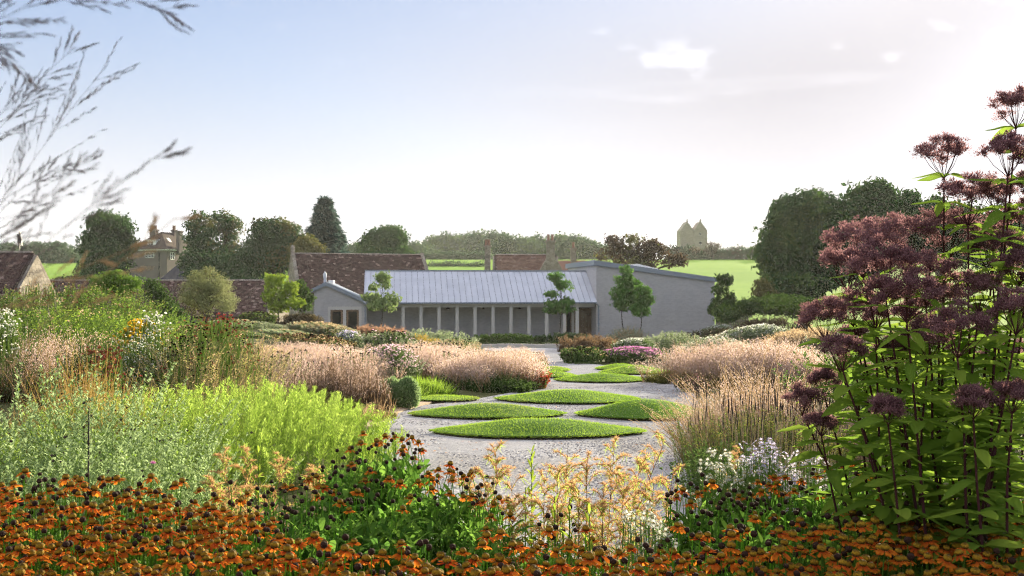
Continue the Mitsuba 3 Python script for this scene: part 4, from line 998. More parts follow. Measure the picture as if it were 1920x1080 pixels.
grass('green_tuft', 'bright green grass tuft behind the two clipped round shrubs', 790, 52, 21.2, .9, 700, 2600, 0, 0, 'turf', spread=.35, blade_h=1.1, kind=None, cat='grass tuft')
leafy('pink_flowers', 'soft pink flower drift in the middle of the pale grass', 733, 54, 24.6, .8, 652, 110, 24, .08, .016, 'sage', flowers=[('pink_heads', 1100, .022, 'pink')])
leafy('red_leaved_plant', 'red and green leaved plant at the tip of the pink grass bed', 999, 22, 23.4, .45, 693, 130, 30, .07, .03, 'red_leaf', pal2='mid_leaf', kind=None, cat='plant', k=0)
leafy('green_perennials', 'low green leaves under the pink grass beside the gravel', 968, 34, 22.4, .5, 712, 150, 34, .07, .03, 'mid_leaf', k=0)
# the far bed before the gabled wing
FAR = [('sage_perennials', 'grey green spiky plants below the round shrub', 455, 62, 46, 2.6, 600, 'sage', 'meadow', [('pale_heads', 120, .04, 'straw')]),
       ('red_flowering_shrub', 'low dusky red flowering bush left of the gabled wing', 482, 30, 58, 1.2, 585, 'mid_leaf', 'olive_leaf', [('dusky_heads', 300, .05, 'copper')]),
       ('sage_perennials', 'pale sage mounds in the far bed', 548, 52, 44, 2, 621, 'sage', 'silver_leaf', [('cream_heads', 160, .04, 'straw')]),
       ('cream_perennials', 'cream flowering plants below the timber windows', 612, 62, 50, 2, 607, 'sage', 'straw', [('cream_heads', 500, .05, 'straw')]),
       ('lavender_perennials', 'small lavender coloured mound in the far bed', 658, 20, 42, .9, 622, 'sage', 'sage', [('lavender_heads', 360, .04, 'lavender')]),
       ('dark_dotted_plants', 'cream and rust plants with dark seed heads in the far bed', 602, 66, 37, 1.8, 630, 'olive_leaf', 'straw', [('dark_seed_heads', 260, .035, 'seed_dark'), ('rust_heads', 200, .04, 'rust'), ('cream_heads', 220, .04, 'straw')]),
       ('dark_dotted_plants', 'grey green plants with dark seed heads below the first columns', 735, 58, 40, 1.8, 622, 'sage', 'mid_leaf', [('dark_seed_heads', 330, .035, 'seed_dark'), ('pink_heads', 70, .04, 'pink')]),
       ('sage_perennials', 'soft sage green mound in front of the first columns', 815, 60, 48, 1.8, 618, 'sage', 'silver_leaf', []),
       ('gold_perennials', 'small golden patch below the sage mound', 792, 16, 41, .7, 626, 'orange_grass', 'yellow', []),
       ('pale_perennials', 'pale straw plants with dark dots at the right end of the far bed', 842, 58, 37, 1.8, 636, 'straw', 'sage', [('dark_seed_heads', 90, .035, 'seed_dark')]),
       ('sage_perennials', 'green plants at the left end of the far bed', 468, 60, 38, 1.8, 624, 'mid_leaf', 'sage', [('pale_heads', 120, .04, 'straw')]),
       ('bronze_perennials', 'dusky plants at the left of the pale grass', 350, 50, 30, 1.8, 610, 'dark_grass', 'olive_leaf', [('pale_heads', 120, .04, 'straw')]),
       ('green_perennials', 'green plants at the foot of the columns, left half', 945, 66, 66, 1.6, 626, 'meadow', 'mid_leaf', []),
       ('green_perennials', 'green plants at the foot of the columns near the doors', 1060, 50, 66, 1.6, 624, 'mid_leaf', 'sage', []),
       ('dark_seed_perennials', 'dark leaved clump with dark seed heads where the gravel bends', 1092, 40, 37, 1.2, 651, 'mid_leaf', 'dark_leaf', [('dark_seed_heads', 260, .035, 'seed_dark'), ('pale_heads', 110, .035, 'straw')]),
       ('purple_flowers', 'magenta purple flower drift behind the overlapping mounds', 1186, 58, 37.4, 1.3, 652, 'mid_leaf', 'dark_leaf', [('magenta_heads', 1700, .03, 'magenta')]),
       ('white_flowers', 'white flower patch above the purple drift', 1188, 34, 44, 1, 636, 'mid_leaf', 'sage', [('white_heads', 420, .04, 'white')]),
       ('sage_perennials', 'soft sage green mound right of the white flowers', 1258, 48, 47, 1.8, 622, 'sage', 'meadow', []),
       ('white_flowers', 'row of small white flowers above the blond grass at right', 1345, 56, 38, 1, 634, 'sage', 'mid_leaf', [('white_heads', 420, .035, 'white')]),
       ('white_shrub', 'low mound thick with white flowers right of the brick block', 1412, 62, 50, 1.5, 612, 'sage', 'mid_leaf', [('white_heads', 800, .045, 'white')]),
       ('white_flowers', 'white flowers at the bottom right corner of the brick block', 1345, 26, 66, 1, 610, 'sage', 'mid_leaf', [('white_heads', 240, .06, 'white')]),
       ('russet_perennials', 'russet brown plants below the right end of the brick block', 1325, 62, 54, 1.4, 617, 'copper', 'dark_grass', [])]
for nm, lb, px, hw, d, ay, top, p1, p2, fl in FAR:
    leafy(nm, lb, px, hw, d, ay, top, int(90 + hw * 3.2), 40, .07, .028, p1, pal2=p2, flowers=fl, edge=.35, k=0, spread=.15)
grass('rust_grass', 'rust coloured grass in front of the left end of the gallery', 728, 56, 54, 1.6, 613, 1600, 420, 14, 'muted_rust', 'muted_rust', 'muted_rust', seed_px=.8)
grass('dark_grass', 'dark brownish grass before the left wall of the gabled wing', 565, 40, 64, 1.4, 589, 1300, 260, 12, 'dark_grass', 'brown_stem', 'dark_grass')
grass('dark_grass', 'dark reddish brown grass left of the white flowers', 1105, 58, 49, 1.6, 630, 2000, 420, 16, 'dark_grass', 'brown_stem', 'brown_stem', seed_px=.8)
grass('green_grass', 'tall grey green grass before the brick block at its left corner', 1178, 38, 58, 1.6, 615, 1500, 260, 12, 'olive_leaf', 'straw', 'sage', seed_px=.8)
grass('dark_grass', 'brown grass below the bright green shrubs at right', 1440, 80, 60, 2, 596, 2000, 420, 14, 'dark_grass', 'brown_stem', 'dark_grass', seed_px=.8)
grass('pale_grass', 'pale tall grass right of the low white mound', 1500, 60, 44, 2, 618, 1500, 420, 18, 'sage', 'straw', 'straw', seed_px=.8)
grass('blond_grass', 'wide drift of blond pink grass right of the overlapping mounds', 1405, 155, 25, 2.0, 640, 6000, 1500, 34, 'olive_leaf', 'straw', 'pink_haze', seed_px=.8, airy=1.1, spread=.4)
leafy('sedum_plant', 'dark purple leaved clump at the edge of the blond grass', 1297, 20, 22.2, .45, 700, 70, 34, .06, .035, 'copper', pal2='joe_flower', kind=None, cat='plant', k=0)
grass('blond_grass', 'near blond grass with upright feathery stems beside the gravel', 1440, 140, 11.8, 1.3, 704, 3000, 900, 32, 'olive_leaf', 'straw', 'pink_haze', seed_px=.8, spread=.42, airy=.38, plume=.55, lean=(-.14, 0), hvar=.2)
grass('arching_grass', 'thin tan grass stems arching out over the gravel', 1330, 36, 10.8, .5, 745, 500, 110, 26, 'olive_leaf', 'straw', 'straw', seed_px=.7, spread=.3, lean=(-.35, 0), airy=.3, plume=.6)
leafy('spike_plants', 'dark seed spikes over green leaves in front of the blond grass', 1435, 130, 9.4, .75, 770, 420, 30, .05, .010, 'olive_leaf', spread=.05, pal2='meadow', edge=.2, k=1, curve=.02)
cx, cy, ax, h = place(1440, 130, 9.5, 752); n = 330
x, y, r = spots(cx, cy, ax, 1.1, n); z = gz(x, y) + h * R(.42, 1.0, n); p = np.column_stack([x, y, z]); q = p + np.column_stack([rng.normal(0, .008, n), rng.normal(0, .008, n), R(.07, .16, n)])
Acc().add(tubes(np.stack([p, (p + q) / 2, q], 1), np.array([.003, .0046, .0018]), 5), 'spike_dark', rep(rng.random(n), 15)).put('spike_plants__spikes', 'solid_skin'); labels['spike_plants__spikes'] = {'label': 'dark brown seed spikes', 'kind': 'stuff'}
b = p.copy(); b[:, 2] = gz(x, y) + .1
Acc().add(tubes(np.stack([b, p], 1), .003), 'straw', rep(rng.random(n), 6)).put('spike_plants__stalks', 'solid_skin'); labels['spike_plants__stalks'] = {'label': 'thin straw coloured stalks', 'kind': 'stuff'}
leafy('green_perennials', 'green leaves at the near corner of the spike plants', 1350, 46, 8.4, .4, 830, 150, 34, .07, .014, 'mid_leaf', k=1)

# two small clipped round shrubs
for px, hw, d, top, lb in ((736, 25, 18.2, 713, 'left one of the two clipped round grey green shrubs by the gravel'), (764, 19, 18.0, 713, 'right one of the two clipped round grey green shrubs by the gravel')):
    key = numbered('clipped_shrub'); tag(key, lb, 'shrub', 'clipped round shrubs by the gravel')
    x0 = X(px, d); g0 = float(gz(x0, d)); a = hw / F * d; hh = Z(top, d) - g0
    n = 5200; dd = rand_dir(n, -.75, 1); p = np.array([x0, d, g0 + hh * .5]) + dd * [a, a, hh * .5] * ((.80 + .38 * meshkit.fbm(dd * 3.2 + px, 3)) * R(.75, 1.04, n) ** .6)[:, None]
    Acc().add(rhombs(p, unit(dd + [0, 0, .6] + .4 * rand_dir(n)), rand_dir(n), R(.05, .09, n), R(.012, .022, n)), 'silver_leaf', rep(np.clip(.6 * rng.random(n), 0, 1), 4)).put(f'{key}__foliage')
    st = np.array([[[x0, d, g0 - .05], [x0 + e[0] * a * .4, d + e[1] * a * .4, g0 + hh * .4], [x0 + e[0] * a * .7, d + e[1] * a * .7, g0 + hh * .8]] for e in rand_dir(14)])
    Acc().add(tubes(st, np.array([.012, .008, .004])), 'bark', .3).put(f'{key}__stems', 'solid_skin'); labels[f'{key}__stems'] = {'label': 'woody stems inside the shrub', 'kind': 'stuff'}

# lime green feathery drift
leafy('feathery_plants', 'wide drift of lime green feathery leaved plants left of the gravel', 420, 288, 10.8, 2.3, 722, 680, 110, .125, .0065, 'amsonia', pal2='amsonia', spread=.14, up=.8, edge=.42, from_=.15, k=2, curve=.07)
# silvery plants in front left
for px, hw, d, ay, top, st, lb in ((45, 95, 6.6, .8, 672, 280, 'tall silvery green plant with dark seed heads at the far left'), (205, 88, 7.0, .7, 685, 280, 'tall silvery green plant behind the tall dark stem'), (292, 78, 6.2, .6, 775, 240, 'lower silvery green plant right of the tall dark stem'), (110, 110, 5.5, .4, 800, 200, 'front silvery green growth at the left edge just behind the orange flowers')):
    key, P, dd = leafy('silvery_plant', lb, px, hw, d, ay, top, int(st * .7), 72, .068, .0130, 'silver_leaf', pal2='meadow', kind=None, cat='plant', spread=.24, up=.95, edge=.5, from_=.08, k=2, curve=.08)
    n = 46; i = rng.integers(len(P), size=n); p = P[i, -1] + rng.normal(0, .015, (n, 3)); s = R(.006, .011, n)
    Acc().add(octas(p, np.column_stack([s, s, s * .9])), 'spike_dark', rep(rng.random(n), 6)).put(f'{key}__seed_heads', 'solid_skin'); labels[f'{key}__seed_heads'] = {'label': 'small dark seed heads', 'kind': 'stuff'}
k = 'dead_plant'; tag(k, 'single tall dark dead stem with short spiky side twigs at left', 'plant stem')
x0, d = X(165, 5.4), 5.4; g0 = float(gz(x0, d)); zt = Z(765, d)
P = np.array([[[x0 + .01, d, g0], [x0, d, (g0 + zt) / 2], [x0 + .005, d, zt]]])
put(f'{k}__stalk', tubes(P, np.array([.006, .005, .003]), 6), 'dark_iron')
n = 220; z = R(g0 + .15, zt, n); b = np.column_stack([np.full(n, x0), np.full(n, d), z])
Acc().add(ribbons(b, np.column_stack([rng.normal(0, 1, n), rng.normal(0, 1, n), R(.2, .9, n)]), R(.02, .05, n), .003, .2, 1), 'spike_dark', .5).put(f'{k}__twigs'); labels[f'{k}__twigs'] = {'label': 'short spiky twigs', 'kind': 'stuff'}

# ------------------------------------------------------------------ flowers close to the camera
ICO = trimesh.creation.icosphere(subdivisions=2)


def cone_shape(dark):
    v = ICO.vertices.copy(); f = ICO.faces
    rr = meshkit.noise(v * 9, 3)
    v = v * np.array([.0126, .0126, .0122]) * (.80 if dark else 1) * (0.90 + .12 * rr + .14 * rng.random(len(v)))[:, None]
    up = ICO.vertices[:, 2]
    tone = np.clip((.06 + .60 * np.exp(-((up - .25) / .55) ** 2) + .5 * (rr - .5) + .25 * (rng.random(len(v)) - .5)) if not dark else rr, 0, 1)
    v = v + [0, 0, .004]
    return Acc().add((v, np.array(f)), 'cone_dark' if dark else 'cone', tone).shape('solid_skin')


def petal_shape(n, droop, worn=0.0):
    a = np.arange(n) * 2 * np.pi / n + R(-.12, .12, n)
    if worn: a = a[rng.random(n) > worn]
    n = len(a); d = np.column_stack([np.cos(a), np.sin(a), R(-.30, .12, n)]); b = np.column_stack([np.cos(a) * .008, np.sin(a) * .008, np.full(n, -.004)])
    V, Fc = ribbons(b, d, R(.026, .034, n), R(.011, .016, n), droop * R(.6, 1.2, n), 3, 'petal')
    V = V.reshape(n, 7, 3); V[:, 6] -= (V[:, 6] - (V[:, 4] + V[:, 5]) / 2) * .55      # blunt notched tip
    t = np.tile(np.array([.1, .1, .3, .3, .62, .62, .8]), (n, 1)) * R(.55, 1.15, n)[:, None] + rng.uniform(-.16, .12)
    return Acc().add((V.reshape(-1, 3), Fc), 'petal', t.ravel()).shape('leaf_skin')


def stalk_shape(bend):
    t = np.linspace(0, 1, 5)[:, None]
    P = np.array([[0, 0, -.008]]) + t * [0, 0, -.42] + t ** 2 * np.array([bend[0], bend[1], 0])
    acc = Acc().add(tubes(P[None], np.array([.0018, .0020, .0024, .0026, .0026]), 5), 'helenium_leaf', .6)
    m = 7; f = R(.25, .95, m); b = np.array([[np.interp(q, t[:, 0], P[:, i]) for i in range(3)] for q in f]); a = R(0, 2 * np.pi, m)
    acc.add(ribbons(b, np.column_stack([np.cos(a), np.sin(a), R(.6, 1.4, m)]), R(.05, .09, m), R(.010, .017, m), .35, 3, 'leaf'), 'helenium_leaf', rep(rng.random(m), 7))
    return acc.shape('leaf_skin')


CONES = [cone_shape(False) for _ in range(4)]; DARKS = [cone_shape(True) for _ in range(3)]
PETALS = [petal_shape(int(rng.integers(11, 15)), d_, w) for d_, w in ((.2, 0), (.35, 0), (.5, .1), (.3, .15), (.65, .1), (.5, .25), (.1, .05), (.85, .3))]
STALKS = [stalk_shape(rng.normal(0, .05, 2)) for _ in range(6)]


def pose(p, s, tilt, spin, flat=1.0):
    ax = R(-1, 1, 2); ax = ax / (np.linalg.norm(ax) + 1e-9)
    return T().translate(list(map(float, p))).rotate([float(ax[0]), float(ax[1]), 0], tilt).rotate([0, 0, 1], spin).scale(float(s))


def scatter(n, x0, x1, y0, y1, gap):
    """Points no nearer to one another than gap."""
    out = np.empty((0, 2))
    for q in rng.uniform([x0, y0], [x1, y1], (n * 14, 2)):
        if len(out) == 0 or np.min(np.sum((out - q) ** 2, 1)) > gap * gap:
            out = np.vstack([out, q])
            if len(out) >= n: break
    return out


def hz(x, y): return 0.79 + 0.10 * (meshkit.fbm(np.stack([x * 1.6, y * 1.6, x * 0], -1), 2) - .5)


heads_ = []                                     # (x, y, z, dark?)
q = scatter(5200, -2.6, 2.6, 2.3, 4.5, .038)
px_ = 960 + q[:, 0] / q[:, 1] * F
far_edge = np.interp(px_, [-100, 250, 470, 560, 900, 1000, 1230, 1300, 1500, 2000], [4.45, 4.35, 4.1, 3.45, 3.2, 3.35, 3.3, 3.5, 3.6, 4.2])
q = q[(px_ > -60) & (px_ < 1980) & (q[:, 1] < far_edge)]
dark_share = np.interp(q[:, 1], [2.2, 3.0, 3.6, 4.4], [.14, .28, .45, .58])
patch = meshkit.fbm(np.column_stack([q * 1.5, q[:, :1] * 0]), 2)
for (x, y), ds, pt in zip(q, dark_share, patch): heads_.append((x, y, float(hz(x, y)) + rng.normal(0, .035) - .02, rng.random() < ds * (.5 + pt)))


def clump_heads(px, half, d, ay, top, n, dark):
    x, y, r = spots(X(px, d), d, half / F * d, ay, n * 3)
    p = np.column_stack([x, y]); keep = []
    for i in range(len(p)):
        if all(np.sum((p[i] - p[j]) ** 2) > .052 ** 2 for j in keep): keep.append(i)
        if len(keep) >= n: break
    zt = Z(top, d)
    for i in keep: heads_.append((x[i], y[i], zt - .10 * r[i] ** 2 + rng.normal(0, .022) - .03, rng.random() < dark))


clump_heads(725, 75, 5.3, .35, 812, 46, .55); clump_heads(640, 85, 5.0, .35, 862, 46, .9); clump_heads(850, 70, 4.9, .3, 872, 40, .5); clump_heads(920, 40, 4.5, .25, 905, 22, .45)
clump_heads(600, 90, 4.3, .3, 915, 34, .75); clump_heads(500, 50, 4.6, .3, 895, 16, .9); clump_heads(740, 60, 4.5, .2, 880, 10, .6)
clump_heads(1330, 95, 4.5, .3, 900, 50, .85); clump_heads(1480, 110, 4.5, .3, 896, 50, .6); clump_heads(1590, 70, 4.6, .3, 862, 28, .6); clump_heads(1400, 100, 4.1, .25, 925, 26, .85); clump_heads(1060, 60, 4.3, .2, 955, 14, .9)
clump_heads(1780, 130, 3.9, .35, 915, 34, .45)
heads_.sort(key=lambda h: h[1])
n_o = n_d = 0
rest = {}
for x, y, z, dk in heads_:
    s = rng.uniform(.8, 1.15); m = pose((x, y, z), s, abs(rng.normal(0, 17)), rng.uniform(0, 360)); mc = m @ T().scale([1, 1, rng.uniform(.9, 1.1)])
    st = T().translate([float(x), float(y), float(z)]).rotate([0, 0, 1], rng.uniform(0, 360)).scale([1, 1, max(.6, min(1.6, (z - float(gz(x, y))) / .46))])
    if dk and n_d < 300:
        n_d += 1; k = numbered('spent_flower'); tag(k, 'dark brown petal-less seed head on a green stem among the orange flowers', 'flower', 'spent dark flower heads of the orange bed')
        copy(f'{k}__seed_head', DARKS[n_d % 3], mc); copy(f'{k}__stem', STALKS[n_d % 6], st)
    elif not dk and n_o < 300:
        n_o += 1; k = numbered('orange_flower'); tag(k, 'orange flower with drooping petals round a brown and golden cone in the front bed', 'flower', 'orange coneflowers of the front bed')
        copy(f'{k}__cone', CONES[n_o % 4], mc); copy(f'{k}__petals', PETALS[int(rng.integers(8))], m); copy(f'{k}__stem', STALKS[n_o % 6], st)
    else: rest.setdefault(dk, []).append((x, y, z, s))
def baked(shape, ms):
    v, f, _, u, _ = meshkit.WRITTEN[shape['filename']]
    ms = np.array(ms); V = np.einsum('kij,nj->kni', ms[:, :3, :3], v) + ms[:, None, :3, 3]
    return V.reshape(-1, 3), (np.arange(len(ms))[:, None, None] * len(v) + f[None]).reshape(-1, 3), np.tile(u, (len(ms), 1))


def many(key, shapes, ms, skin, smooth=False):
    acc = Acc()
    for i, sh in enumerate(shapes):
        if len(ms[i::len(shapes)]):
            V, Fc, u = baked(sh, ms[i::len(shapes)]); acc.v.append(V); acc.f.append(Fc + acc.n); acc.u.append(u); acc.n += len(V)
    acc.put(key, skin, smooth)


for dk, hs in rest.items():
    k = 'more_spent_flowers' if dk else 'more_orange_flowers'
    tag(k, 'smaller dark seed heads further back in the orange bed' if dk else 'smaller orange flowers further back in the orange bed', 'flowers', kind='stuff')
    ms = [np.array((T().translate([float(x), float(y), float(z)]).rotate([rng.uniform(-1, 1), rng.uniform(-1, 1), .01], rng.uniform(0, 22)).rotate([0, 0, 1], rng.uniform(0, 360)).scale(float(s))).matrix) for x, y, z, s in hs]
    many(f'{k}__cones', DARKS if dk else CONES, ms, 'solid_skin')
    if not dk: many(f'{k}__petals', PETALS, ms, 'leaf_skin')
    many(f'{k}__stems', STALKS, ms, 'leaf_skin')

# leaves of the orange bed
H_ = np.array([(h[0], h[1], h[2]) for h in heads_])


def bed_leaves(key, label, sel, per, big=1.0, low=.22, cat='leaves'):
    P = H_[sel]; n = len(P) * per; b = np.repeat(P, per, 0) + rng.normal(0, 1, (n, 3)) * [.05, .05, 0]
    b[:, 2] = b[:, 2] - R(low, .62, n)
    a = R(0, 2 * np.pi, n); d = np.column_stack([np.cos(a), np.sin(a), R(.5, 1.9, n)])
    tag(key, label, cat, kind='stuff')
    Acc().add(ribbons(b, d, R(.06, .13, n) * big, R(.013, .026, n) * big, R(.15, .6, n), 4, 'leaf'), 'helenium_leaf', rep(rng.random(n), 9)).put(f'{key}__leaves')


dpx = 960 + H_[:, 0] / H_[:, 1] * F
clumpsel = (H_[:, 1] > 4.0) & (dpx > 480)
bed_leaves('flower_bed_leaves', 'lance-shaped green leaves under the orange flowers along the bottom', ~clumpsel, 5)
bed_leaves('raised_clump_leaves', 'bright green leaves of the raised dark-headed clump left of the gravel', clumpsel & (dpx < 1000), 38, 1.3, .15)
bed_leaves('right_clump_leaves', 'green leaves of the dark-headed clump below the tall purple plants', clumpsel & (dpx >= 1000), 34, 1.25, .15)

# ------------------------------------------------------------------ tan feathery stems behind the orange bed
def tan_plant(px, top, d, label, lean=0.0, dense=1.0):
    k = numbered('tan_feathery_plant'); tag(k, label, 'plant', 'tan feathery plants behind the orange bed')
    x0, g0 = X(px, d), float(gz(X(px, d), d)); zt = Z(top, d); h = zt - g0
    t = np.linspace(0, 1, 6); P = np.column_stack([x0 + lean * h * (t ** 1.5 - 1) , d + .02 * np.sin(4 * t), g0 + h * t])
    Acc().add(tubes(P[None], np.array([.0045, .004, .0035, .003, .002, .001]), 5), 'brown_stem', .4).put(f'{k}__stem', 'solid_skin')
    nb = int(36 * dense); f = R(.22, 1.0, nb); a = R(0, 2 * np.pi, nb)
    b = np.column_stack([np.interp(f, t, P[:, i]) for i in range(3)]); Lb = h * (.10 + .36 * (1 - f)) * R(.7, 1.2, nb)
    u = np.linspace(0, 1, 5); dirs = unit(np.column_stack([np.cos(a), np.sin(a), R(1.1, 2.2, nb)]))
    Q = b[:, None] + dirs[:, None] * (Lb[:, None] * u)[..., None]; Q[..., 2] -= (Lb[:, None] * .42 * u ** 2.6)
    acc = Acc().add(tubes(Q, np.array([.0018, .0016, .0013, .001, .0006])), 'tan', .3)
    per = 70; w = rng.random((nb, per)) ** .7 * 3.99; i = w.astype(int); w = w - i; kk = np.arange(nb)[:, None]
    q = (Q[kk, i] * (1 - w)[..., None] + Q[kk, i + 1] * w[..., None]).reshape(-1, 3); n = len(q); a = R(0, 2 * np.pi, n)
    acc.add(ribbons(q, np.column_stack([np.cos(a), np.sin(a), R(.1, .9, n)]) + 1.1 * np.repeat(dirs, per, 0), R(.028, .055, n), R(.0015, .0026, n), R(.3, .9, n), 2), 'tan', rep(rng.random(n), 5))
    low = rng.random(n) < .12
    acc.add(ribbons(q[low], rand_dir(int(low.sum())), .04, .005, .3, 1), 'amsonia', .5)
    acc.put(f'{k}__leaves')


for px, top, d, lean, lb in ((930, 842, 5.2, 0, 'tan feathery plant left of the pale green upright stem'), (905, 880, 4.9, -.1, 'low tan feathery plant beside the raised dark-headed clump'), (1064, 838, 5.3, .03, 'tan feathery plant just right of the pale green upright stem'), (1100, 870, 5.0, 0, 'lower tan feathery plant in the middle of the row over the gravel'),
                             (1152, 828, 5.3, .05, 'pointed tan feathery plant in the middle of the row over the gravel'), (1200, 865, 4.9, .1, 'broad tan feathery plant with sloping dark stem'), (1248, 822, 5.4, .28, 'tallest leaning tan feathery plant at the right end of the row'), (1262, 880, 4.8, .1, 'last tan feathery plant before the dark-headed right clump'), (1130, 905, 4.5, 0, 'nearest low tan feathery plant in front of the pointed one'), (1020, 900, 4.7, 0, 'low tan feathery plant behind the pale green upright stem'),
                             (420, 855, 5.6, -.1, 'leftmost tan feathery plant under the lime green drift'), (465, 850, 5.8, .05, 'tan feathery plant with a pale green shoot in front'), (530, 862, 5.6, .1, 'tan feathery plant right of the leftmost pair'), (400, 900, 5.0, -.1, 'low tan feathery plant beside the silvery plant'), (590, 880, 5.5, 0, 'tan feathery plant behind the left dark heads'), (960, 905, 4.5, 0, 'nearest low tan feathery plant left of the tall green shoot'), (1045, 890, 4.6, 0, 'low tan feathery plant behind the two small green shoots'), (1085, 918, 4.35, 0, 'lowest tan feathery plant in the middle right above the orange flowers'), (1170, 900, 4.6, .05, 'low tan feathery plant beside the small white asters'), (1225, 905, 4.5, .05, 'low tan feathery plant just behind the small white asters'), (880, 905, 5.3, 0, 'low tan feathery plant at the foot of the raised dark-headed clump'), (1390, 850, 6.0, .3, 'single arching tan shoot below the dark spikes')):
    tan_plant(px, top, d, lb, lean, .45 if px == 1390 else 1.0)


# ------------------------------------------------------------------ leaves that show one by one
def blade(L, W, droop, fold, n=6, pal='joe_leaf', wave=0.0, tone=.5):
    t = np.linspace(0, 1, n + 1); w = W * .5 * np.sin(np.pi * np.clip(t * .94 + .05, 0, 1)) ** .8; w[0] = W * .08; w[-1] = W * .02
    c = np.column_stack([L * t, 0 * t, -droop * L * t ** 2 + wave * L * np.sin(t * 7) * .03])
    l = c + np.column_stack([0 * t, w, fold * w + wave * .004 * np.sin(t * 20)]); r = c + np.column_stack([0 * t, -w, fold * w + wave * .004 * np.cos(t * 23)])
    V = np.stack([l, c, r], 1).reshape(-1, 3); f = []
    for i in range(n):
        a = 3 * i; f += [[a, a + 1, a + 4], [a, a + 4, a + 3], [a + 1, a + 2, a + 5], [a + 1, a + 5, a + 4]]
    tn = np.tile([tone + .04, tone + .18, tone - .04], n + 1)
    return Acc().add((V, np.array(f)), pal, tn).shape('leaf_skin', True)


JL = [blade(1, .30, dr_, fo, 6, 'joe_leaf', 1.0, to) for dr_, fo, to in ((.18, .3, .3), (.3, .25, .5), (.45, .35, .65), (.1, .2, .4), (.6, .3, .25), (.25, .4, .8))]
LL = [blade(1, .26, dr_, fo, 4, 'lime_leaf', 0, to) for dr_, fo, to in ((.2, .3, .35), (.35, .3, .6), (.1, .2, .5))]


def leaf_at(key, shapes, b, az, el, L):
    copy(key, shapes[int(rng.integers(len(shapes)))], T().translate(list(map(float, b))).rotate([0, 0, 1], math.degrees(az)).rotate([0, 1, 0], -math.degrees(el)).rotate([1, 0, 0], float(rng.uniform(-20, 20))).scale(float(L)))


def green_shoot(px, top, d, label, n):
    k = numbered('green_shoot'); tag(k, label, 'plant', 'pale green upright leafy shoots')
    x0 = X(px, d); g0 = float(gz(x0, d)); zt = Z(top, d)
    put(f'{k}__stem', tubes(np.array([[[x0 + .02, d, g0], [x0, d, (g0 + zt) / 2], [x0, d, zt - .02]]]), np.array([.005, .004, .002]), 6), 'leaf_skin', uv=np.tile([PID['green_stem'] + .5, .7], (18, 1)))
    for i in range(n):
        f = i / (n - 1); z = g0 + (zt - g0) * (.30 + .68 * f); leaf_at(f'{k}__leaf', LL, (x0, d, z), i * 2.4, .55 + .75 * f ** 2, .105 - .055 * f)


for px, top, d, n, lb in ((997, 842, 4.75, 40, 'tall pale green upright shoot rising over the gravel in the middle'), (485, 842, 5.4, 24, 'short pale green shoot among the left tan feathery plants'), (1040, 922, 4.4, 18, 'small pale green shoot right of the tall one'), (1068, 925, 4.3, 18, 'second small pale green shoot right of the tall one'), (985, 905, 4.6, 18, 'small pale green shoot just left of the tall one'), (1105, 955, 4.0, 16, 'pale green shoot among the orange flowers in the middle')):
    green_shoot(px, top, d, lb, n)


# ------------------------------------------------------------------ tall purple flowering plants at right
def flower_dome(center, rad):
    """A lumpy dome of small fuzzy flower clusters on thin branching stalks."""
    ns = int(10 + 36 * rad); a, r = R(0, 2 * np.pi, ns) , np.sqrt((np.arange(ns) + .5) / ns); a = np.arange(ns) * 2.4 + rng.normal(0, .3, ns)
    sub = center + np.column_stack([np.cos(a) * r * rad * .86, np.sin(a) * r * rad * .86, (.52 * (1 - r ** 2) + rng.normal(0, .12, ns)) * rad])
    root = center - [0, 0, rad * .85]
    st = Acc().add(tubes(np.stack([np.repeat(root[None], ns, 0), root + (sub - root) * [.62, .62, .45], sub - [0, 0, .01]], 1), np.array([.0018, .0013, .0008])), 'joe_stem', .5)
    nu = int(9 + 40 * rad); sr = rad * 1.15 / math.sqrt(ns)
    p = (sub[:, None] + rng.normal(0, 1, (ns, nu, 3)) * [sr * .40, sr * .40, sr * .26]).reshape(-1, 3); m = len(p)
    st.add(tubes(np.stack([np.repeat(sub - [0, 0, .02], nu, 0), p], 1), .0006), 'joe_stem', .9)
    per = 28; q = np.repeat(p, per, 0) + rng.normal(0, 1, (m * per, 3)) * [.0065, .0065, .005]; n = len(q)
    d = unit(unit(q - np.repeat(p, per, 0) + [0, 0, .006]) + .5 * rand_dir(n) + [0, 0, .3])
    tone = np.clip(np.repeat(rng.random(ns), nu * per) * .25 + np.repeat(rng.random(m), per) * .25 + .5 * rng.random(n), 0, 1) ** 1.25
    return st, ribbons(q, d, R(.006, .011, n), R(.003, .0055, n), 0, 1), rep(tone, 3)


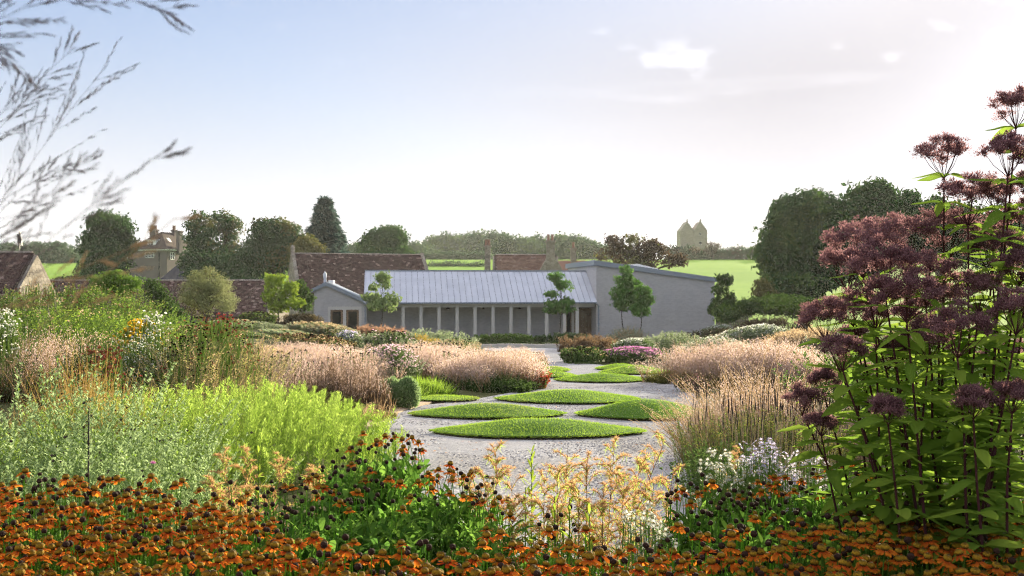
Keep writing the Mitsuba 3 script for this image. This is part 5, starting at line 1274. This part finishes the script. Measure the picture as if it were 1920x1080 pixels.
JOE = [(1770, 268, 3.6, 60, 0), (1905, 180, 3.5, 55, .02), (1890, 262, 3.3, 62, .02), (1618, 425, 3.5, 85, -.12), (1700, 418, 3.6, 80, -.03), (1660, 470, 3.2, 80, -.05), (1815, 345, 3.4, 70, 0), (1868, 345, 3.7, 45, .05), (1590, 470, 3.7, 70, -.14), (1735, 480, 3.4, 75, 0),
       (1548, 572, 3.4, 60, -.18), (1700, 520, 3.1, 75, .03), (1642, 540, 3.4, 72, -.04), (1505, 735, 3.5, 40, -.2), (1580, 640, 3.2, 50, -.12), (1545, 700, 3.7, 36, -.16), (1540, 780, 3.4, 34, -.1), (1665, 752, 3.0, 38, -.03), (1795, 590, 3.0, 72, 0), (1740, 612, 3.3, 60, .03),
       (1825, 735, 2.9, 45, 0), (1898, 722, 2.9, 48, .05), (1905, 560, 3.0, 60, .05), (1860, 440, 3.5, 70, 0), (1905, 395, 3.6, 60, .05), (1780, 405, 3.7, 70, 0), (1835, 520, 3.3, 60, .02), (1760, 540, 3.6, 60, 0), (1600, 555, 3.7, 50, -.1), (1910, 480, 3.3, 50, .04), (1940, 330, 3.5, 60, .05), (1960, 500, 3.3, 60, .05), (1680, 640, 3.6, 46, 0)]
JW = ['tall open purple flower head standing alone against the sky', 'highest purple flower head at the right edge', 'purple flower head just below the highest one', 'big dusky dome leaning out to the left, largest of the purple heads', 'dusky dome right of the largest leaning one', 'wide dark dome in front of the two big domes', 'purple head below the lone open one', 'small open head between the lone one and the right edge', 'lower left part of the big dusky domes', 'dome in the middle of the dusky mass',
      'leftmost low hanging purple dome', 'dark dome in front of the dusky mass', 'dome below the largest leaning one', 'small drooping purple head furthest left over the blond grass', 'small flat purple head left of the dark stems', 'thin purple head over the blond grass', 'small lowest left purple head', 'small flat purple head low among the leaves', 'broad purple dome in the middle right', 'purple dome left of the broad middle one',
      'lowest purple head at right above the orange flowers', 'low purple head at the right edge', 'purple dome at the right edge halfway up', 'dome right of the dusky mass', 'dome at the right edge below the highest heads', 'dome behind the dusky mass', 'purple dome above the broad middle one', 'dome hidden behind the broad middle one', 'small dome behind the leftmost low one', 'dome at the right edge under the sky', 'head at the right edge beside the highest one', 'dome cut by the right edge of the photograph', 'small dome deep among the stems']
for i_ in range(16):
    JOE.append((1600 + 24 * i_ + rng.uniform(-8, 8), rng.uniform(560, 690), rng.uniform(3.8, 4.5), rng.uniform(24, 34), rng.uniform(-.06, .03)))
    JW.append('leafy stem with a small purple head deep behind the front stems')
for (px, top, d, hw, lean), lb in zip(JOE, JW):
    k = numbered('purple_flower_plant'); tag(k, lb, 'plant', 'tall purple flowering plants at right' if not lb.startswith('leafy') else 'leafy purple plant stems behind the front ones')
    d = d + .35
    x0, zt = X(px, d), Z(top, d); rad = hw / F * d * .87
    zt -= rad * .45; xb = x0 - lean * 2.2 + rng.normal(0, .05); xb = max(xb, X(1600, d)); yb = d + rng.normal(0, .12); g0 = float(gz(xb, yb))
    t = np.linspace(0, 1, 7); P = np.column_stack([xb + (x0 - xb) * t ** 1.6, yb + (d - yb) * t, g0 + (zt - rad * .8 - g0) * t]); P[1:-1, 0] += rng.normal(0, .008, 5)
    m_ = tubes(P[None], np.array([.0068, .0066, .0062, .0056, .005, .004, .003]), 7)
    put(f'{k}__stem', m_, 'solid_skin', True, uv=np.tile([PID['joe_stem'] + .5, .4], (len(m_[0]), 1)))
    c = np.array([x0, d, zt]); st, rib, tone = flower_dome(c, rad)
    st.put(f'{k}__flower_stalks', 'solid_skin'); labels[f'{k}__flower_stalks'] = {'label': 'thin branching flower stalks', 'kind': 'stuff'}
    Acc().add(rib, 'joe_flower', tone).put(f'{k}__flower_head')
    step = .105; zz = np.arange(P[0, 2] + .35 + rng.uniform(0, .1), P[-1, 2] + .02, step)
    for i, z in enumerate(zz):
        f = (z - P[0, 2]) / (P[-1, 2] - P[0, 2]); b = [np.interp(f, t, P[:, j]) for j in range(3)]
        for j in range(4):
            if rng.random() < .10: continue
            leaf_at(f'{k}__leaf', JL, b, i * .75 + j * math.pi / 2 + rng.normal(0, .15), rng.uniform(-.05, .5), rng.uniform(.15, .23) * (1.08 - .35 * f))

# ------------------------------------------------------------------ pale asters
def aster_clump(px, half, d, ay, top, n, pal, label):
    k = numbered('aster_clump'); tag(k, label, 'flowers', 'pale asters by the gravel')
    cx, cy, ax, h = place(px, half, d, top)
    x, y, r = spots(cx, cy, ax, ay, n, .5); x += rng.normal(0, .02, n); y += rng.normal(0, .02, n)
    c = np.column_stack([x, y, gz(x, y) + h * profile(r, .25) * R(.88, 1.04, n)])
    m = 13; a = np.tile(np.arange(m) * 2 * np.pi / m, n) + rep(R(0, 6, n), m); b = np.repeat(c, m, 0); tl = np.repeat(rng.normal(0, .75, (n, 2)) + [0, .45], m, 0)
    dd = np.column_stack([np.cos(a), np.sin(a), .15 + tl[:, 0] * np.cos(a) + tl[:, 1] * np.sin(a)])
    Acc().add(ribbons(b, dd, R(.018, .025, n * m), .0068, .1, 2, 'petal'), pal, rep(rng.random(n * m), 5)).put(f'{k}__petals'); labels[f'{k}__petals'] = {'label': 'narrow pale petals of the asters', 'kind': 'stuff'}
    Acc().add(octas(c + [0, 0, .002], np.tile([.0055, .0055, .004], (n, 1))), 'orange_grass', rep(rng.random(n), 6)).put(f'{k}__centres', 'solid_skin'); labels[f'{k}__centres'] = {'label': 'yellow flower centres', 'kind': 'stuff'}
    b = c.copy(); b[:, 2] = gz(x, y); b[:, :2] += rng.normal(0, .05, (n, 2))
    acc = Acc().add(tubes(np.stack([b, c], 1), .0018), 'green_stem', .4); acc.put(f'{k}__stems', 'solid_skin'); labels[f'{k}__stems'] = {'label': 'thin green stems', 'kind': 'stuff'}
    m = n * 14; i = rng.integers(n, size=m); f = rng.random(m)[:, None]; q = b[i] * (1 - f) + c[i] * f; a = R(0, 6.3, m)
    Acc().add(ribbons(q, np.column_stack([np.cos(a), np.sin(a), R(.2, 1, m)]), R(.03, .06, m), .008, .3, 2, 'leaf'), 'helenium_leaf', rep(rng.random(m), 5)).put(f'{k}__leaves'); labels[f'{k}__leaves'] = {'label': 'narrow green leaves', 'kind': 'stuff'}


aster_clump(1430, 50, 5.0, .16, 830, 150, 'lavender', 'lavender asters below the dark spikes at right')
aster_clump(1360, 62, 4.95, .16, 858, 170, 'white', 'white asters at the right end of the tan plants')
aster_clump(1510, 75, 5.0, .18, 858, 170, 'aster', 'pale pink asters behind the dark-headed right clump')
aster_clump(1205, 58, 4.0, .16, 958, 64, 'white', 'small white asters low in the middle behind the orange flowers')
k = 'purple_thistle'; tag(k, 'single small purple thistle flower in the silvery plants', 'flower')
c = np.array([X(287, 5.0), 5.0, Z(869, 5.0)]); n = 60
Acc().add(ribbons(np.repeat(c[None], n, 0), rand_dir(n, 0, 1), .018, .004, 0, 1), 'magenta', .2).put(f'{k}__petals'); labels[f'{k}__petals'] = {'label': 'spiky purple petals', 'kind': 'stuff'}
put(f'{k}__stem', tubes(np.array([[[c[0], 5.0, float(gz(c[0], 5.0))], [c[0], 5.0, c[2]]]]), .002, 5), 'leaf_skin', uv=np.tile([PID['green_stem'] + .5, .5], (10, 1)))


# ------------------------------------------------------------------ tall grass stems close to the lens at left
def culm(label, pts, d, n_br, br, pal, thick=.0006, root=(-1.15, 1.0), spike=.010):
    k = numbered('grass_stem'); tag(k, label, 'grass stem', 'tall grass stems close to the camera at left')
    W_ = np.array([[X(px, d + dy), d + dy, Z(py, d + dy)] for px, py, dy in pts])
    P = np.vstack([[[root[0], root[1], float(gz(*root))], [root[0] + (W_[0, 0] - root[0]) * .6, root[1] + (W_[0, 1] - root[1]) * .5, W_[0, 2] * .6]], W_])
    from scipy.interpolate import make_interp_spline
    s = np.concatenate([[0], np.cumsum(np.linalg.norm(np.diff(P, axis=0), axis=1))]); sp = make_interp_spline(s, P, 2); ss = np.linspace(0, s[-1], 30); Q = sp(ss)
    put(f'{k}__stem', tubes(Q[None], thick * np.linspace(1.3, .45, 30)[None], 4), 'solid_skin', uv=np.tile([PID[pal] + .5, .2], (120, 1)))
    # branches of the open panicle, each set with narrow spikelets
    s0 = s[2] if len(s) > 3 else s[1]
    f = np.sort(R(0.0, 1.0, n_br)); sb = s0 + (s[-1] - s0) * f; b = sp(sb); tng = unit(sp.derivative()(sb))
    a = rand_dir(n_br); a = unit(a - tng * np.sum(a * tng, 1)[:, None])
    dd = unit(tng + a * R(.35, .75, n_br)[:, None]); Lb = br * (1.1 - .75 * f) * R(.6, 1.2, n_br)
    u = np.linspace(0, 1, 5); B_ = b[:, None] + dd[:, None] * (Lb[:, None] * u)[..., None]; B_ += tng[:, None] * (Lb[:, None] * u ** 2)[..., None] * .15
    acc = Acc().add(tubes(B_, thick * .42 * np.array([1, .9, .8, .7, .5])), pal, .3)
    per = 9; w = (.25 + .75 * (np.arange(per) + rng.random((n_br, per))) / per) * 3.999; i = w.astype(int); w -= i; kk = np.arange(n_br)[:, None]
    q = (B_[kk, i] * (1 - w)[..., None] + B_[kk, i + 1] * w[..., None]).reshape(-1, 3); n = len(q)
    e = q + unit(np.repeat(dd, per, 0) + .35 * rand_dir(n)) * spike * R(.7, 1.3, n)[:, None]
    acc.add(tubes(np.stack([q, q * .55 + e * .45, e], 1), np.array([.0003, .0007, .0003]) * (spike / .010), 4), pal, rep(rng.random(n), 12))
    tip = Q[-13:]; n = 15; w = rng.random(n) * 11.99; i = w.astype(int); q = tip[i] + (tip[i + 1] - tip[i]) * (w - i)[:, None]; e = q + unit(tip[i + 1] - tip[i] + .3 * rand_dir(n) * .02) * spike
    acc.add(tubes(np.stack([q, q * .55 + e * .45, e], 1), np.array([.0003, .0007, .0003]) * (spike / .010), 4), pal, .5)
    acc.put(f'{k}__spikelets', 'solid_skin'); labels[f'{k}__spikelets'] = {'label': 'fine branches and spikelets of the open panicle', 'kind': 'stuff'}


culm('sharpest dark grass panicle fanning out in the upper left', [(-70, 480, 0), (20, 360, 0), (110, 235, 0), (203, 120, 0)], 1.45, 26, .13, 'panicle')
culm('dark grass panicle above the sharpest one at left', [(-80, 300, 0), (10, 205, 0), (80, 145, 0), (136, 92, 0)], 1.35, 16, .08, 'panicle')
culm('dark grass panicle hanging over the top left corner', [(-120, 90, .0), (20, 25, 0), (160, -15, 0), (325, 25, 0)], 1.0, 22, .07, 'panicle', root=(-1.0, .9))
culm('small dark grass panicle at the left edge below the corner', [(-110, 60, 0), (-40, 75, 0), (10, 100, 0), (45, 130, 0)], 1.05, 12, .05, 'panicle', root=(-1.0, .9))
culm('short grass panicle at the left edge halfway up', [(-80, 330, 0), (-20, 260, 0), (30, 210, 0), (60, 175, 0)], 1.5, 14, .10, 'panicle')
culm('thin grass panicle drooping right at the left edge', [(-60, 400, 0), (20, 370, 0), (80, 330, 0), (165, 305, 0)], 1.4, 10, .05, 'panicle')
culm('pale blurred grass panicle pointing to the oak', [(-60, 580, 0), (80, 460, 0), (190, 370, 0), (298, 290, 0)], .82, 16, .055, 'panicle', root=(-.75, .6), spike=.008)
culm('blurred grass panicle left of the oak', [(-60, 490, 0), (20, 430, 0), (80, 380, 0), (145, 310, 0)], .95, 16, .05, 'panicle', root=(-.8, .7), spike=.008)
culm('tan blurred grass panicle crossing in front of the brown house', [(90, 600, 0), (190, 520, 0), (260, 460, 0), (330, 408, 0)], .72, 7, .03, 'tan_panicle', root=(-.6, .5), spike=.007)
culm('tan blurred grass stem low in front of the left barn', [(-60, 620, 0), (60, 545, 0), (150, 500, 0), (235, 470, 0)], .78, 7, .035, 'tan_panicle', root=(-.6, .5), spike=.007)
culm('thin blurred grass stem arching over the left bank', [(-80, 760, 0), (60, 640, 0), (170, 565, 0), (280, 545, 0)], .85, 5, .035, 'tan_panicle', root=(-.75, .6), spike=.007)

# ------------------------------------------------------------------ the air
scene['haze_air'] = {'type': 'homogeneous', 'albedo': {'type': 'rgb', 'value': [.95, .95, .95]}, 'sigma_t': HAZE, 'phase': {'type': 'hg', 'g': 0.15}}
scene['haze'] = {'type': 'cube', 'to_world': T().translate([0, 660, 14]).scale([430, 770, 18.2]), 'bsdf': {'type': 'null'}, 'interior': {'type': 'ref', 'id': 'haze_air'}}
labels['haze'] = {'label': 'thin bright evening haze over the whole garden', 'kind': 'stuff'}
